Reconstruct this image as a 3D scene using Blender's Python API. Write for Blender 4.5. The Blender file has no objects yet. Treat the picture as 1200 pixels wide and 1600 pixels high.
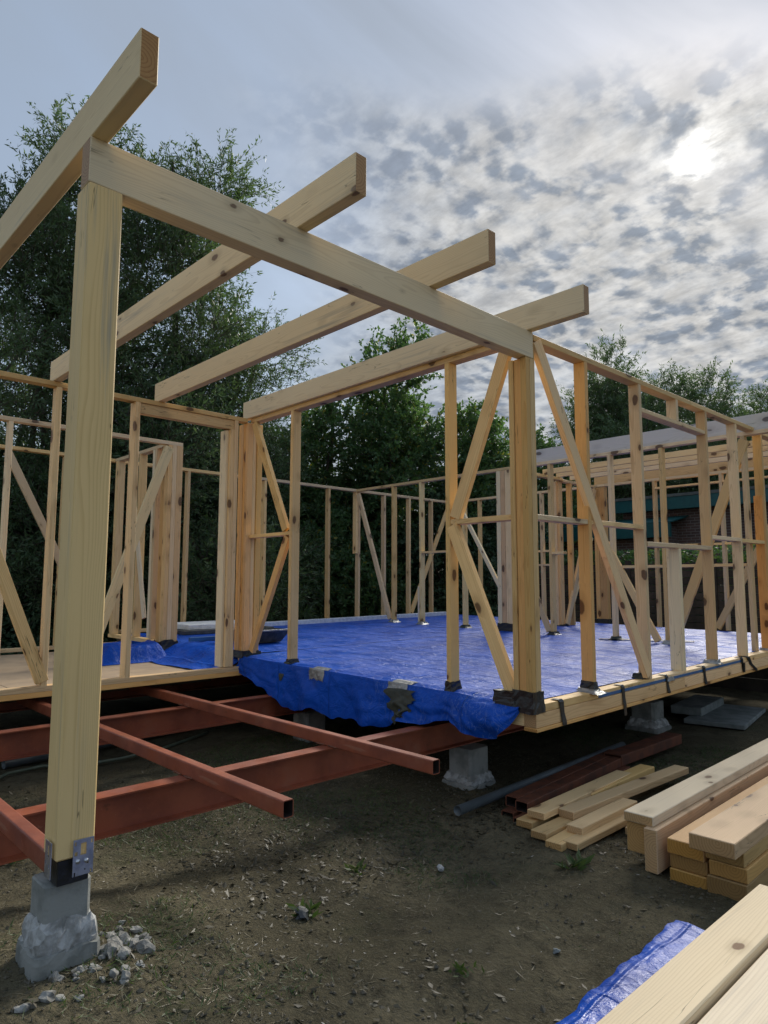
import bpy, bmesh, math, random
import numpy as np
from mathutils import Vector, Matrix

random.seed(7)
rng = np.random.default_rng(11)
S = bpy.context.scene
COL = S.collection
R = math.radians

# ------------------------------------------------------------------ camera
CAM = Vector((-3.98308, -2.61826, 0.80))
F_PX, PITCH, ROLL, YAW = 1061.23, 0.10448, -0.001833, 0.809523
fw = Vector((math.cos(YAW) * math.cos(PITCH), math.sin(YAW) * math.cos(PITCH), math.sin(PITCH)))
rt = Vector((math.sin(YAW), -math.cos(YAW), 0))
dn = fw.cross(rt)
if dn.z > 0: dn = -dn
rt2 = rt * math.cos(ROLL) + dn * math.sin(ROLL)
dn2 = -rt * math.sin(ROLL) + dn * math.cos(ROLL)
cd = bpy.data.cameras.new('camera')
cam = bpy.data.objects.new('camera', cd); COL.objects.link(cam)
cam.matrix_world = Matrix(((rt2.x, -dn2.x, -fw.x, CAM.x), (rt2.y, -dn2.y, -fw.y, CAM.y),
                           (rt2.z, -dn2.z, -fw.z, CAM.z), (0, 0, 0, 1)))
cd.sensor_fit = 'VERTICAL'; cd.sensor_height = 24.0; cd.lens = F_PX / 1600 * 24.0
cd.clip_start = 0.05; cd.clip_end = 600
S.camera = cam

# ------------------------------------------------------------------ sky, sun, exposure
SUN_DIR = Vector((0.80535, 0.30128, 0.51054)).normalized()
SUN_EL = math.asin(SUN_DIR.z)
SUN_ROT = math.atan2(SUN_DIR.x, SUN_DIR.y)
EXPOSURE = 1.17
SUN_STRENGTH = 2.2
world = bpy.data.worlds.new('World'); S.world = world; world.use_nodes = True

class NT:
    """small helper to write node trees compactly"""
    def __init__(s, tree): s.t = tree; s.t.nodes.clear()
    def n(s, typ, **kw):
        nd = s.t.nodes.new(typ)
        for k, v in kw.items():
            if k.startswith('i_'): nd.inputs[k[2:]].default_value = v
            else: setattr(nd, k, v)
        return nd
    def l(s, a, b): s.t.links.new(a, b)
    def put(s, v, sock):
        if isinstance(v, bpy.types.NodeSocket): s.l(v, sock)
        else: sock.default_value = v
    def math(s, op, a, b=0.0, c=None, clamp=False):
        nd = s.n('ShaderNodeMath', operation=op, use_clamp=clamp); s.put(a, nd.inputs[0]); s.put(b, nd.inputs[1])
        if c is not None: s.put(c, nd.inputs[2])
        return nd.outputs[0]
    def vmath(s, op, a, b=None):
        nd = s.n('ShaderNodeVectorMath', operation=op); s.put(a, nd.inputs[0])
        if b is not None: s.put(b, nd.inputs[1])
        return nd.outputs['Value'] if op in ('DOT_PRODUCT', 'LENGTH', 'DISTANCE') else nd.outputs[0]
    def mul(s, v, xyz): return s.vmath('MULTIPLY', v, xyz)
    def noise(s, vec, scale=1.0, detail=3.0, rough=0.5, dist=0.0):
        nd = s.n('ShaderNodeTexNoise'); s.put(vec, nd.inputs['Vector'])
        nd.inputs['Scale'].default_value = scale; nd.inputs['Detail'].default_value = detail
        nd.inputs['Roughness'].default_value = rough; nd.inputs['Distortion'].default_value = dist
        return nd.outputs['Fac']
    def voro(s, vec, scale=1.0, out='Distance', feature='F1'):
        nd = s.n('ShaderNodeTexVoronoi', feature=feature); s.put(vec, nd.inputs['Vector'])
        nd.inputs['Scale'].default_value = scale
        return nd.outputs[out]
    def mr(s, v, a, b, c=0.0, d=1.0, smooth=True):
        nd = s.n('ShaderNodeMapRange'); nd.interpolation_type = 'SMOOTHSTEP' if smooth else 'LINEAR'
        s.put(v, nd.inputs[0]); nd.inputs[1].default_value = a; nd.inputs[2].default_value = b
        nd.inputs[3].default_value = c; nd.inputs[4].default_value = d
        return nd.outputs[0]
    def mix(s, f, a, b, blend='MIX'):
        nd = s.n('ShaderNodeMix', data_type='RGBA', blend_type=blend)
        s.put(f, nd.inputs[0])
        for v, k in ((a, 6), (b, 7)):
            if isinstance(v, tuple) and len(v) == 3: v = (*v, 1)
            s.put(v, nd.inputs[k])
        return nd.outputs[2]
    def bump(s, h, strength=0.3, dist=0.01):
        nd = s.n('ShaderNodeBump'); s.put(h, nd.inputs['Height'])
        nd.inputs['Strength'].default_value = strength; nd.inputs['Distance'].default_value = dist
        return nd.outputs[0]

def build_world():
    w = NT(world.node_tree)
    out = w.n('ShaderNodeOutputWorld'); bg = w.n('ShaderNodeBackground'); bg.inputs[1].default_value = 0.1
    w.l(bg.outputs[0], out.inputs[0])
    sky = w.n('ShaderNodeTexSky', sky_type='NISHITA', sun_disc=False)
    sky.sun_elevation = SUN_EL; sky.sun_rotation = SUN_ROT
    sky.air_density = 1.2; sky.dust_density = 0.8; sky.ozone_density = 1.0
    d = w.n('ShaderNodeTexCoord').outputs['Generated']
    d = w.vmath('NORMALIZE', d)
    sep = w.n('ShaderNodeSeparateXYZ'); w.l(d, sep.inputs[0])
    z = w.math('MAXIMUM', sep.outputs[2], 0.0)
    zz = w.math('ADD', z, 0.16)
    px = w.math('DIVIDE', sep.outputs[0], zz); py = w.math('DIVIDE', sep.outputs[1], zz)
    cmb = w.n('ShaderNodeCombineXYZ'); w.l(px, cmb.inputs[0]); w.l(py, cmb.inputs[1])
    P = cmb.outputs[0]
    sd = w.vmath('DOT_PRODUCT', d, tuple(SUN_DIR))
    # high thin veil over the blue
    veil = w.noise(w.mul(P, (0.7, 1.3, 1.0)), 1.1, 6, 0.55, 0.6)
    vf = w.mr(veil, 0.3, 0.7, 0.72, 0.98)
    # veiled general brightness: a broad glow towards the sun
    g1 = w.mr(sd, 0.45, 1.0, 0.0, 1.0); g1 = w.math('POWER', g1, 1.6)
    veilcol = w.mix(g1, (1.52, 1.83, 2.3), (1.62, 1.84, 2.18))
    base = w.mix(vf, sky.outputs[0], veilcol)
    # altocumulus field: warped cells, in the sun's half of the sky and towards the horizon
    warp = w.n('ShaderNodeTexNoise'); w.l(P, warp.inputs['Vector']); warp.inputs['Scale'].default_value = 3.0; warp.inputs['Detail'].default_value = 3
    wv = w.vmath('SUBTRACT', warp.outputs['Color'], (0.5, 0.5, 0.5))
    Pw = w.vmath('ADD', P, w.mul(wv, (0.07, 0.07, 0.0)))
    cells = w.noise(w.mul(Pw, (1.0, 1.25, 1.0)), 11.0, 5, 0.55)
    blob = w.noise(Pw, 42.0, 3, 0.5)
    big = w.noise(P, 1.5, 3, 0.5)
    reg = w.math('ADD', w.mr(w.math('ADD', sd, w.math('MULTIPLY', w.math('ADD', w.noise(P, 2.6, 4, 0.55), -0.5), 0.16)), 0.83, 0.94, 0.0, 1.0), w.math('MULTIPLY', w.mr(z, 0.30, 0.10, 0.0, 0.8), w.mr(sd, 0.3, 0.8)), clamp=True)
    reg = w.math('MULTIPLY', w.math('MULTIPLY', reg, w.mr(w.math('ADD', z, w.math('MULTIPLY', big, 0.2)), 0.735, 0.63)), w.mr(big, 0.25, 0.5, 0.55, 1.0), clamp=True)
    bright = w.mix(w.mr(sd, 0.90, 0.985), (2.45, 2.6, 2.78), (3.2, 3.15, 3.05))
    darkc = w.mix(w.mr(sd, 0.90, 0.99), (1.08, 1.27, 1.6), (1.2, 1.4, 1.7))
    vn = w.n('ShaderNodeTexVoronoi', feature='SMOOTH_F1'); w.l(w.mul(Pw, (0.85, 1.15, 1.0)), vn.inputs['Vector']); vn.inputs['Scale'].default_value = 19.0; vn.inputs['Smoothness'].default_value = 0.6
    vd = w.math('ADD', vn.outputs['Distance'], w.math('MULTIPLY', w.math('ADD', blob, -0.5), 0.9))
    vm = w.math('MULTIPLY', w.mr(vd, 0.0, 0.75, 1.0, 0.0), w.mr(w.noise(Pw, 6.5, 3, 0.5), 0.28, 0.62))
    cm = w.math('ADD', w.math('MULTIPLY', cells, 0.42), w.math('MULTIPLY', vm, 0.45))
    cf = w.mr(cm, 0.10, 0.52)
    cloud = w.mix(cf, bright, darkc)
    wisp = w.mr(w.noise(w.mul(Pw, (1.4, 0.8, 1.0)), 12.0, 7, 0.65), 0.3, 0.7, 0.74, 1.14)
    wc = w.n('ShaderNodeCombineXYZ')
    for i in range(3): w.l(wisp, wc.inputs[i])
    cloud = w.mix(1.0, cloud, wc.outputs[0], 'MULTIPLY')
    col = w.mix(reg, base, cloud)
    # the sun's own disc of light through the cloud
    holes = w.mr(cm, 0.12, 0.42, 1.0, 0.12)
    halo = w.math('ADD', w.math('MULTIPLY', w.math('POWER', w.math('MAXIMUM', sd, 0.0), 400.0), 0.6),
                  w.math('MULTIPLY', w.math('POWER', w.math('MAXIMUM', sd, 0.0), 3500.0), 5.0))
    halo = w.math('ADD', w.math('MULTIPLY', w.math('MULTIPLY', halo, w.math('POWER', wisp, 4.0)), holes), w.math('MULTIPLY', w.math('POWER', w.math('MAXIMUM', sd, 0.0), 60.0), 0.3))
    hc = w.n('ShaderNodeCombineXYZ')
    for i, k in enumerate((1.0, 0.97, 0.9)): w.l(w.math('MULTIPLY', halo, k), hc.inputs[i])
    col = w.mix(1.0, col, hc.outputs[0], 'ADD')
    w.l(col, bg.inputs[0])
build_world()
world.cycles.sampling_method = 'MANUAL'; world.cycles.sample_map_resolution = 1024

sl = bpy.data.lights.new('sun', 'SUN'); sl.energy = SUN_STRENGTH; sl.angle = R(24); sl.color = (1.0, 0.94, 0.84)
so = bpy.data.objects.new('sun', sl); COL.objects.link(so)
so.rotation_euler = SUN_DIR.to_track_quat('Z', 'Y').to_euler(); so.location = (10, 4, 12)

S.view_settings.view_transform = 'Standard'; S.view_settings.look = 'None'
S.view_settings.exposure = EXPOSURE; S.view_settings.gamma = 1.0
S.view_settings.use_curve_mapping = False
S.render.engine = 'CYCLES'
S.cycles.use_denoising = True
S.cycles.max_bounces = 8; S.cycles.diffuse_bounces = 4; S.cycles.transparent_max_bounces = 8
S.cycles.sample_clamp_indirect = 6.0

# ------------------------------------------------------------------ materials
def new_mat(name):
    m = bpy.data.materials.new(name); m.use_nodes = True
    t = NT(m.node_tree)
    o = t.n('ShaderNodeOutputMaterial'); b = t.n('ShaderNodeBsdfPrincipled')
    t.l(b.outputs[0], o.inputs[0])
    return m, t, b

def wood_mat(name, light, dark, knot=(0.10, 0.045, 0.02), stain=None, rough=0.62, knots=1.0, end=False, tintvar=0.2, grey=0.0, spots=0.0):
    m, t, b = new_mat(name)
    tc = t.n('ShaderNodeTexCoord').outputs['Object']
    oi = t.n('ShaderNodeObjectInfo')
    off = t.n('ShaderNodeCombineXYZ')
    rnd = oi.outputs['Random']
    t.l(t.math('MULTIPLY', rnd, 37.0), off.inputs[0]); t.l(t.math('MULTIPLY', rnd, 0.11), off.inputs[1]); t.l(t.math('MULTIPLY', rnd, 91.0), off.inputs[2])
    V = t.vmath('ADD', tc, off.outputs[0])
    if end:
        sep = t.n('ShaderNodeSeparateXYZ'); t.l(tc, sep.inputs[0])
        yy = t.math('ADD', sep.outputs[1], 0.03); zz = t.math('ADD', sep.outputs[2], -0.02)
    else:
        wob = t.noise(t.mul(V, (0.9, 4, 4)), 1.0, 2)
        sep = t.n('ShaderNodeSeparateXYZ'); t.l(V, sep.inputs[0])
        s0 = t.n('ShaderNodeSeparateXYZ'); t.l(tc, s0.inputs[0])
        yy = t.math('ADD', s0.outputs[1], t.math('MULTIPLY', t.math('ADD', wob, -0.5), 0.10))
        yy = t.math('ADD', yy, t.math('MULTIPLY', t.math('ADD', rnd, -0.5), 0.12))
        zz = t.math('ADD', s0.outputs[2], t.math('ADD', t.math('MULTIPLY', rnd, 0.07), -0.05))
    rr = t.math('SQRT', t.math('ADD', t.math('MULTIPLY', yy, yy), t.math('MULTIPLY', zz, zz)))
    ring = t.math('FRACT', t.math('ADD', t.math('MULTIPLY', rr, 70.0 if end else 125.0), t.math('MULTIPLY', t.noise(t.mul(V, (1.2, 10, 10)), 1.0, 3), 2.2)))
    late = t.mr(ring, 0.45, 0.95)
    late = t.math('SUBTRACT', late, t.mr(ring, 0.94, 1.0))
    fib = t.noise(t.mul(V, (3, 120, 120)), 1.0, 4, 0.6)
    lowf = t.noise(t.mul(V, (1.3, 5, 5)), 1.0, 3)
    f = t.math('ADD', t.math('MULTIPLY', late, 0.75 if end else 0.42), t.math('MULTIPLY', t.math('ADD', fib, -0.5), 0.5))
    f = t.math('ADD', f, t.math('MULTIPLY', t.math('ADD', lowf, -0.45), 0.7), clamp=True)
    col = t.mix(f, light, dark)
    # knots
    if knots > 0 and not end:
        kv = t.mul(t.vmath('ADD', V, t.mul(oi.outputs['Location'], (0.37, 0.71, 0.53))), (3.3, 6.2, 6.2))
        kd = t.voro(kv, 1.0)
        kd = t.math('ADD', kd, t.math('MULTIPLY', t.math('ADD', t.noise(t.mul(V, (14, 30, 30)), 1.0, 2), -0.5), 0.12))
        kc = t.voro(kv, 1.0, 'Color')
        ks = t.n('ShaderNodeSeparateColor'); t.l(kc, ks.inputs[0])
        kr = t.mr(ks.outputs[0], 0.0, 1.0, 0.06, 0.24 * knots, False)
        ratio = t.math('DIVIDE', kd, kr)
        core = t.mr(ratio, 0.72, 0.98, 0.88, 0.0)
        halo = t.mr(ratio, 0.8, 2.3, 0.42, 0.0)
        col = t.mix(halo, col, tuple(a * 0.72 for a in dark))
        col = t.mix(core, col, knot)
    cn = t.noise(t.mul(V, (1.1, 16, 16)), 1.0, 3, 0.6)
    ck = t.math('MULTIPLY', t.mr(t.math('ABSOLUTE', t.math('SUBTRACT', cn, 0.5)), 0.002, 0.009, 1.0, 0.0), t.mr(t.noise(t.mul(V, (1.7, 6, 6)), 1.0, 2), 0.56, 0.64))
    if not end: col = t.mix(t.math('MULTIPLY', ck, 0.75), col, tuple(a * 0.3 for a in dark))
    if stain is not None:
        sn = t.noise(t.mul(V, (1.0, 26, 26)), 1.0, 4, 0.55)
        sn2 = t.noise(t.mul(V, (0.9, 3, 3)), 1.0, 2)
        sf = t.math('MULTIPLY', t.mr(sn, 0.50, 0.74), t.mr(sn2, 0.44, 0.64))
        col = t.mix(t.math('MULTIPLY', sf, 0.85), col, stain)
    if spots > 0:
        sp = t.voro(t.mul(V, (4, 11, 11)), 1.0)
        col = t.mix(t.mr(sp, 0.025, 0.07, spots, 0.0), col, (0.06, 0.05, 0.045))
    # each board its own tone
    hv = t.n('ShaderNodeHueSaturation'); t.l(col, hv.inputs['Color'])
    wn = t.n('ShaderNodeTexWhiteNoise', noise_dimensions='1D'); t.l(rnd, wn.inputs['W'])
    t.l(t.mr(wn.outputs['Value'], 0, 1, 1 - tintvar, 1 + tintvar, False), hv.inputs['Value'])
    t.l(t.mr(rnd, 0, 1, 0.78, 1.12, False), hv.inputs['Saturation'])
    col = t.mix(1.0, hv.outputs['Color'], oi.outputs['Color'], 'MULTIPLY')
    t.l(col, b.inputs['Base Color'])
    b.inputs['Roughness'].default_value = rough
    b.inputs['Specular IOR Level'].default_value = 0.3
    if name.startswith('rough'):
        sw = t.noise(t.mul(V, (170, 5, 5)), 1.0, 2)
        fib = t.math('ADD', fib, t.math('MULTIPLY', sw, 1.2))
    t.l(t.bump(t.math('ADD', t.math('MULTIPLY', fib, 0.6), t.math('MULTIPLY', late, 0.4)), 0.25, 0.002), b.inputs['Normal'])
    return m

M = {}
M['pine'] = wood_mat('fresh_pine', (0.78, 0.55, 0.27), (0.53, 0.305, 0.115), spots=0.3)
M['pine_end'] = wood_mat('fresh_pine_end', (0.50, 0.31, 0.13), (0.33, 0.175, 0.06), end=True, knots=0)
M['pale'] = wood_mat('pale_planed_timber', (0.79, 0.635, 0.375), (0.60, 0.445, 0.235), knot=(0.16, 0.085, 0.045), stain=(0.40, 0.355, 0.27), tintvar=0.06, knots=0.7, spots=0.3)
M['pale_end'] = wood_mat('pale_timber_end', (0.45, 0.255, 0.095), (0.30, 0.14, 0.045), end=True, knots=0, tintvar=0.06)
M['treated'] = wood_mat('blue_stained_post', (0.80, 0.60, 0.315), (0.58, 0.40, 0.18), stain=(0.34, 0.32, 0.26), knots=0.0, tintvar=0.02)
M['raw'] = wood_mat('rough_sawn_spruce', (0.74, 0.63, 0.46), (0.55, 0.44, 0.29), knot=(0.14, 0.075, 0.04), stain=(0.45, 0.39, 0.31), tintvar=0.05, rough=0.75, knots=0.95, spots=0.35)
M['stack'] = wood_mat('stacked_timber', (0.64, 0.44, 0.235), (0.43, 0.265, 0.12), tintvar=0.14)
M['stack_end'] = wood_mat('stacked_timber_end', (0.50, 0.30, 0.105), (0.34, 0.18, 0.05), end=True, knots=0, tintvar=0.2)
M['grey_beam'] = wood_mat('greyed_beam', (0.68, 0.61, 0.53), (0.57, 0.50, 0.42), knot=(0.12, 0.09, 0.08), tintvar=0.03, spots=0.6)

def simple_mat(name, c, rough=0.6, metal=0.0, c2=None, nscale=6.0, bump=0.0, bscale=40.0, spec=0.5, lo=0.4, hi=0.65, tintvar=0.0):
    m, t, b = new_mat(name)
    tc = t.n('ShaderNodeTexCoord').outputs['Object']
    if c2 is None: c2 = tuple(k * 0.75 for k in c)
    f = t.mr(t.noise(tc, nscale, 5, 0.6), lo, hi)
    col = t.mix(f, c, c2)
    if tintvar:
        oi = t.n('ShaderNodeObjectInfo'); hv = t.n('ShaderNodeHueSaturation'); t.l(col, hv.inputs['Color'])
        t.l(t.mr(oi.outputs['Random'], 0, 1, 1 - tintvar, 1 + tintvar, False), hv.inputs['Value'])
        col = hv.outputs['Color']
    t.l(col, b.inputs['Base Color'])
    b.inputs['Roughness'].default_value = rough; b.inputs['Metallic'].default_value = metal
    b.inputs['Specular IOR Level'].default_value = spec
    if bump: t.l(t.bump(t.noise(tc, bscale, 4, 0.6), bump, 0.01), b.inputs['Normal'])
    return m

M['steel'] = simple_mat('red_primer_steel', (0.31, 0.082, 0.034), 0.48, c2=(0.21, 0.052, 0.024), nscale=3.5, bump=0.06, bscale=90)
def primer_mat():
    m, t, b = new_mat('red_primer_steel'); tc = t.n('ShaderNodeTexCoord').outputs['Object']
    col = t.mix(t.mr(t.noise(tc, 3.5, 5, 0.6), 0.4, 0.65), (0.30, 0.080, 0.036), (0.205, 0.052, 0.025))
    col = t.mix(t.mr(t.noise(tc, 9.0, 6, 0.7), 0.60, 0.72, 0, 0.8), col, (0.13, 0.045, 0.02))
    scr = t.noise(t.mul(tc, (40, 3, 40)), 1.0, 3, 0.6)
    col = t.mix(t.mr(scr, 0.66, 0.72, 0, 0.5), col, (0.36, 0.17, 0.10))
    col = t.mix(t.mr(t.noise(tc, 2.0, 4, 0.65), 0.55, 0.75, 0, 0.45), col, (0.30, 0.17, 0.11))
    t.l(col, b.inputs['Base Color']); t.l(t.mr(t.noise(tc, 6.0, 4), 0.3, 0.7, 0.38, 0.65), b.inputs['Roughness'])
    t.l(t.bump(t.noise(tc, 90, 4, 0.6), 0.08, 0.01), b.inputs['Normal'])
    return m
M['steel'] = primer_mat()
M['rust'] = simple_mat('rusty_steel', (0.17, 0.055, 0.025), 0.7, c2=(0.09, 0.035, 0.02), nscale=9)
M['shade_inside'] = simple_mat('shaded_steel_inside', (0.03, 0.02, 0.017), 0.7)  # near-black colour standing for the shade inside hollow steel sections
M['zinc'] = simple_mat('galvanised_steel', (0.62, 0.64, 0.68), 0.36, 0.85, c2=(0.45, 0.47, 0.52), nscale=30)
M['hole'] = simple_mat('dark_opening', (0.012, 0.011, 0.01), 0.9)
M['concrete'] = simple_mat('cast_concrete', (0.29, 0.295, 0.27), 0.9, c2=(0.18, 0.188, 0.172), nscale=7, bump=0.3, bscale=60)
M['mortar'] = simple_mat('crumbled_mortar', (0.52, 0.52, 0.50), 0.95, c2=(0.26, 0.26, 0.24), nscale=14, bump=0.6, bscale=35, tintvar=0.15)
M['rubble'] = simple_mat('dirty_rubble', (0.30, 0.295, 0.27), 0.95, c2=(0.12, 0.115, 0.10), nscale=18, bump=0.7, bscale=40, tintvar=0.25)
M['tape'] = simple_mat('black_tape', (0.012, 0.013, 0.014), 0.32, c2=(0.02, 0.02, 0.02), bump=0.5, bscale=22)
M['silver'] = simple_mat('silver_tape', (0.36, 0.36, 0.35), 0.38, 0.55, c2=(0.22, 0.22, 0.21), nscale=18, bump=0.9, bscale=30)
M['membrane'] = simple_mat('dark_membrane', (0.02, 0.028, 0.02), 0.5, c2=(0.04, 0.045, 0.03), bump=0.5, bscale=25)
M['bluetape'] = simple_mat('blue_strip', (0.03, 0.13, 0.32), 0.5, c2=(0.025, 0.10, 0.26))
M['ply'] = simple_mat('plywood_floor', (0.44, 0.32, 0.20), 0.75, c2=(0.35, 0.255, 0.165), nscale=2.5)
M['pipe'] = simple_mat('grey_plastic_pipe', (0.13, 0.155, 0.165), 0.45)
M['cable'] = simple_mat('green_grey_cable', (0.13, 0.16, 0.11), 0.5)
M['foam'] = simple_mat('white_foam_board', (0.82, 0.84, 0.84), 0.8, c2=(0.66, 0.68, 0.68), nscale=12, bump=0.3, bscale=30)
M['slab'] = simple_mat('grey_white_slab', (0.22, 0.24, 0.23), 0.85, c2=(0.14, 0.16, 0.15))
M['foil'] = simple_mat('silver_flashing', (0.68, 0.74, 0.82), 0.35, 0.1, c2=(0.5, 0.56, 0.66), nscale=12, bump=0.5, bscale=18)
M['tub'] = simple_mat('dark_plastic', (0.035, 0.04, 0.042), 0.5, c2=(0.08, 0.085, 0.085), nscale=14)
M['teal'] = simple_mat('teal_paint', (0.008, 0.085, 0.085), 0.45, c2=(0.006, 0.065, 0.07))
M['white'] = simple_mat('white_paint', (0.72, 0.75, 0.77), 0.5, c2=(0.64, 0.67, 0.69))
M['shedgrey'] = simple_mat('grey_shed_board', (0.11, 0.115, 0.105), 0.8, c2=(0.075, 0.08, 0.075), tintvar=0.15)
M['shedroof'] = simple_mat('pale_metal_roof', (0.55, 0.57, 0.60), 0.45, c2=(0.45, 0.47, 0.5))
M['fence'] = simple_mat('dark_fence_board', (0.055, 0.042, 0.032), 0.85, c2=(0.032, 0.026, 0.02), nscale=5, tintvar=0.3)
M['bark'] = simple_mat('bark', (0.085, 0.068, 0.05), 0.95, c2=(0.045, 0.036, 0.028), nscale=14, bump=0.8, bscale=26)
M['dark_floor'] = simple_mat('underfloor_board', (0.10, 0.075, 0.05), 0.85)

def tarp_mat(name, fine=1.0):
    m, t, b = new_mat(name)
    tc = t.n('ShaderNodeTexCoord').outputs['Object']
    n1 = t.noise(tc, 2.2, 4, 0.6, 0.8)
    col = t.mix(t.mr(n1, 0.3, 0.7), (0.004, 0.058, 0.37), (0.007, 0.085, 0.50))
    # worn pale fold lines
    n2 = t.noise(t.mul(tc, (1.0, 1.6, 1.0)), 5.0, 5, 0.6, 1.6)
    ridge = t.math('ABSOLUTE', t.math('ADD', n2, -0.5))
    line = t.math('MULTIPLY', t.mr(ridge, 0.0, 0.016, 1.0, 0.0), t.mr(t.noise(tc, 1.7, 2), 0.46, 0.62))
    col = t.mix(t.math('MULTIPLY', line, 0.6), col, (0.16, 0.26, 0.58))
    dirt = t.mr(t.noise(tc, 3.1, 5, 0.65), 0.60, 0.78)
    col = t.mix(t.math('MULTIPLY', dirt, 0.3), col, (0.10, 0.11, 0.14))
    t.l(col, b.inputs['Base Color'])
    t.l(t.mr(t.noise(t.mul(tc, (1.4, 0.7, 1.0)), 2.6, 4, 0.6), 0.35, 0.65, *((0.30, 0.62) if fine < 2 else (0.28, 0.45))), b.inputs['Roughness'])
    b.inputs['Specular IOR Level'].default_value = 0.15 if fine < 2 else 0.45
    crk = t.voro(t.vmath('ADD', tc, t.mul(t.vmath('SUBTRACT', NTnoisec(t, tc, 4.0), (0.5, 0.5, 0.5)), (0.25, 0.25, 0.25))), 9.0 * fine, feature='F1')
    h = t.math('ADD', t.math('MULTIPLY', t.noise(t.mul(tc, (1.5, 0.8, 1.0)), 8.0 * fine, 5, 0.62, 1.0), 0.9), t.math('MULTIPLY', crk, 0.22 if fine < 2 else 0.4))
    sx = t.n('ShaderNodeSeparateXYZ'); t.l(t.vmath('ADD', tc, t.mul(t.vmath('SUBTRACT', NTnoisec(t, tc, 1.3), (0.5, 0.5, 0.5)), (0.12, 0.12, 0.0))), sx.inputs[0])
    for k_, sp_ in ((0, 0.93), (1, 0.78)):
        fr = t.math('ABSOLUTE', t.math('SUBTRACT', t.math('FRACT', t.math('DIVIDE', sx.outputs[k_], sp_)), 0.5))
        h = t.math('ADD', h, t.mr(fr, 0.0, 0.018, 0.55, 0.0))
    t.l(t.bump(h, 0.75 if fine < 2 else 0.9, 0.03 / fine), b.inputs['Normal'])
    return m
def NTnoisec(t, vec, scale):
    nd = t.n('ShaderNodeTexNoise'); t.put(vec, nd.inputs['Vector']); nd.inputs['Scale'].default_value = scale
    return nd.outputs['Color']
M['tarp'] = tarp_mat('blue_tarpaulin')
M['tarp2'] = tarp_mat('blue_tarpaulin_crinkled', 2.6)

def leaf_mat(name, a, b_, trans=0.35, yellow=None):
    m = bpy.data.materials.new(name); m.use_nodes = True
    t = NT(m.node_tree)
    o = t.n('ShaderNodeOutputMaterial')
    g = t.n('ShaderNodeNewGeometry')
    col = t.mix(g.outputs['Random Per Island'], a, b_)
    tc = t.n('ShaderNodeTexCoord').outputs['Object']
    col = t.mix(t.mr(t.noise(tc, 0.7, 3), 0.4, 0.65, 0.0, 0.55), col, tuple(k * 0.6 for k in a))
    if yellow: col = t.mix(t.mr(g.outputs['Random Per Island'], 0.95, 0.97), col, yellow)
    d = t.n('ShaderNodeBsdfPrincipled'); t.l(col, d.inputs['Base Color']); d.inputs['Roughness'].default_value = 0.5
    d.inputs['Specular IOR Level'].default_value = 0.35
    tr = t.n('ShaderNodeBsdfTranslucent'); t.l(t.mix(1.0, col, (1.5, 1.6, 0.8), 'MULTIPLY'), tr.inputs[0])
    mx = t.n('ShaderNodeMixShader'); mx.inputs[0].default_value = trans
    t.l(d.outputs[0], mx.inputs[1]); t.l(tr.outputs[0], mx.inputs[2]); t.l(mx.outputs[0], o.inputs[0])
    return m
M['willow'] = leaf_mat('willow_leaf', (0.07, 0.125, 0.058), (0.12, 0.17, 0.095), 0.35)
M['hazel'] = leaf_mat('broad_leaf', (0.065, 0.14, 0.06), (0.12, 0.19, 0.08), 0.4, (0.22, 0.20, 0.04))
M['darkleaf'] = leaf_mat('dark_evergreen_leaf', (0.042, 0.085, 0.045), (0.07, 0.12, 0.06), 0.2)
M['litter'] = leaf_mat('fallen_leaf', (0.045, 0.040, 0.022), (0.10, 0.087, 0.05), 0.0)
M['straw'] = leaf_mat('dry_straw', (0.12, 0.10, 0.055), (0.27, 0.23, 0.14), 0.0)
M['grass'] = leaf_mat('grass_blade', (0.05, 0.09, 0.025), (0.10, 0.14, 0.05), 0.3)
M['chip'] = leaf_mat('pale_chip', (0.45, 0.42, 0.36), (0.7, 0.68, 0.62), 0.0)
M['clod'] = leaf_mat('soil_clod', (0.085, 0.072, 0.046), (0.14, 0.118, 0.078), 0.0)

def ground_mat():
    m, t, b = new_mat('bare_soil')
    tc = t.n('ShaderNodeTexCoord').outputs['Object']
    n1 = t.noise(tc, 0.9, 5, 0.6, 0.5); n2 = t.noise(tc, 5.0, 6, 0.7); n3 = t.noise(tc, 38.0, 5, 0.7)
    n4 = t.noise(t.vmath('ADD', tc, (31.0, 7.0, 0.0)), 1.5, 5, 0.65)
    col = t.mix(t.mr(n1, 0.38, 0.62), (0.084, 0.073, 0.042), (0.145, 0.125, 0.076))
    col = t.mix(t.mr(n2, 0.48, 0.72, 0, 0.8), col, (0.042, 0.036, 0.022))
    col = t.mix(t.mr(n4, 0.55, 0.70, 0, 0.7), col, (0.060, 0.068, 0.030))
    n5 = t.noise(tc, 14.0, 5, 0.75)
    col = t.mix(t.mr(n5, 0.45, 0.7, 0, 0.7), col, (0.05, 0.044, 0.027))
    n6 = t.noise(tc, 110.0, 3, 0.7)
    col = t.mix(t.mr(n6, 0.52, 0.7, 0, 0.7), col, (0.17, 0.15, 0.105))
    col = t.mix(t.mr(n3, 0.55, 0.78, 0, 0.75), col, (0.13, 0.11, 0.07))
    t.l(col, b.inputs['Base Color']); b.inputs['Roughness'].default_value = 0.95; b.inputs['Specular IOR Level'].default_value = 0.15
    h = t.math('ADD', t.math('MULTIPLY', n2, 0.6), t.math('MULTIPLY', n3, 0.6))
    h = t.math('ADD', h, t.math('MULTIPLY', n5, 0.7))
    t.l(t.bump(h, 1.0, 0.035), b.inputs['Normal'])
    return m
M['ground'] = ground_mat()

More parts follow.
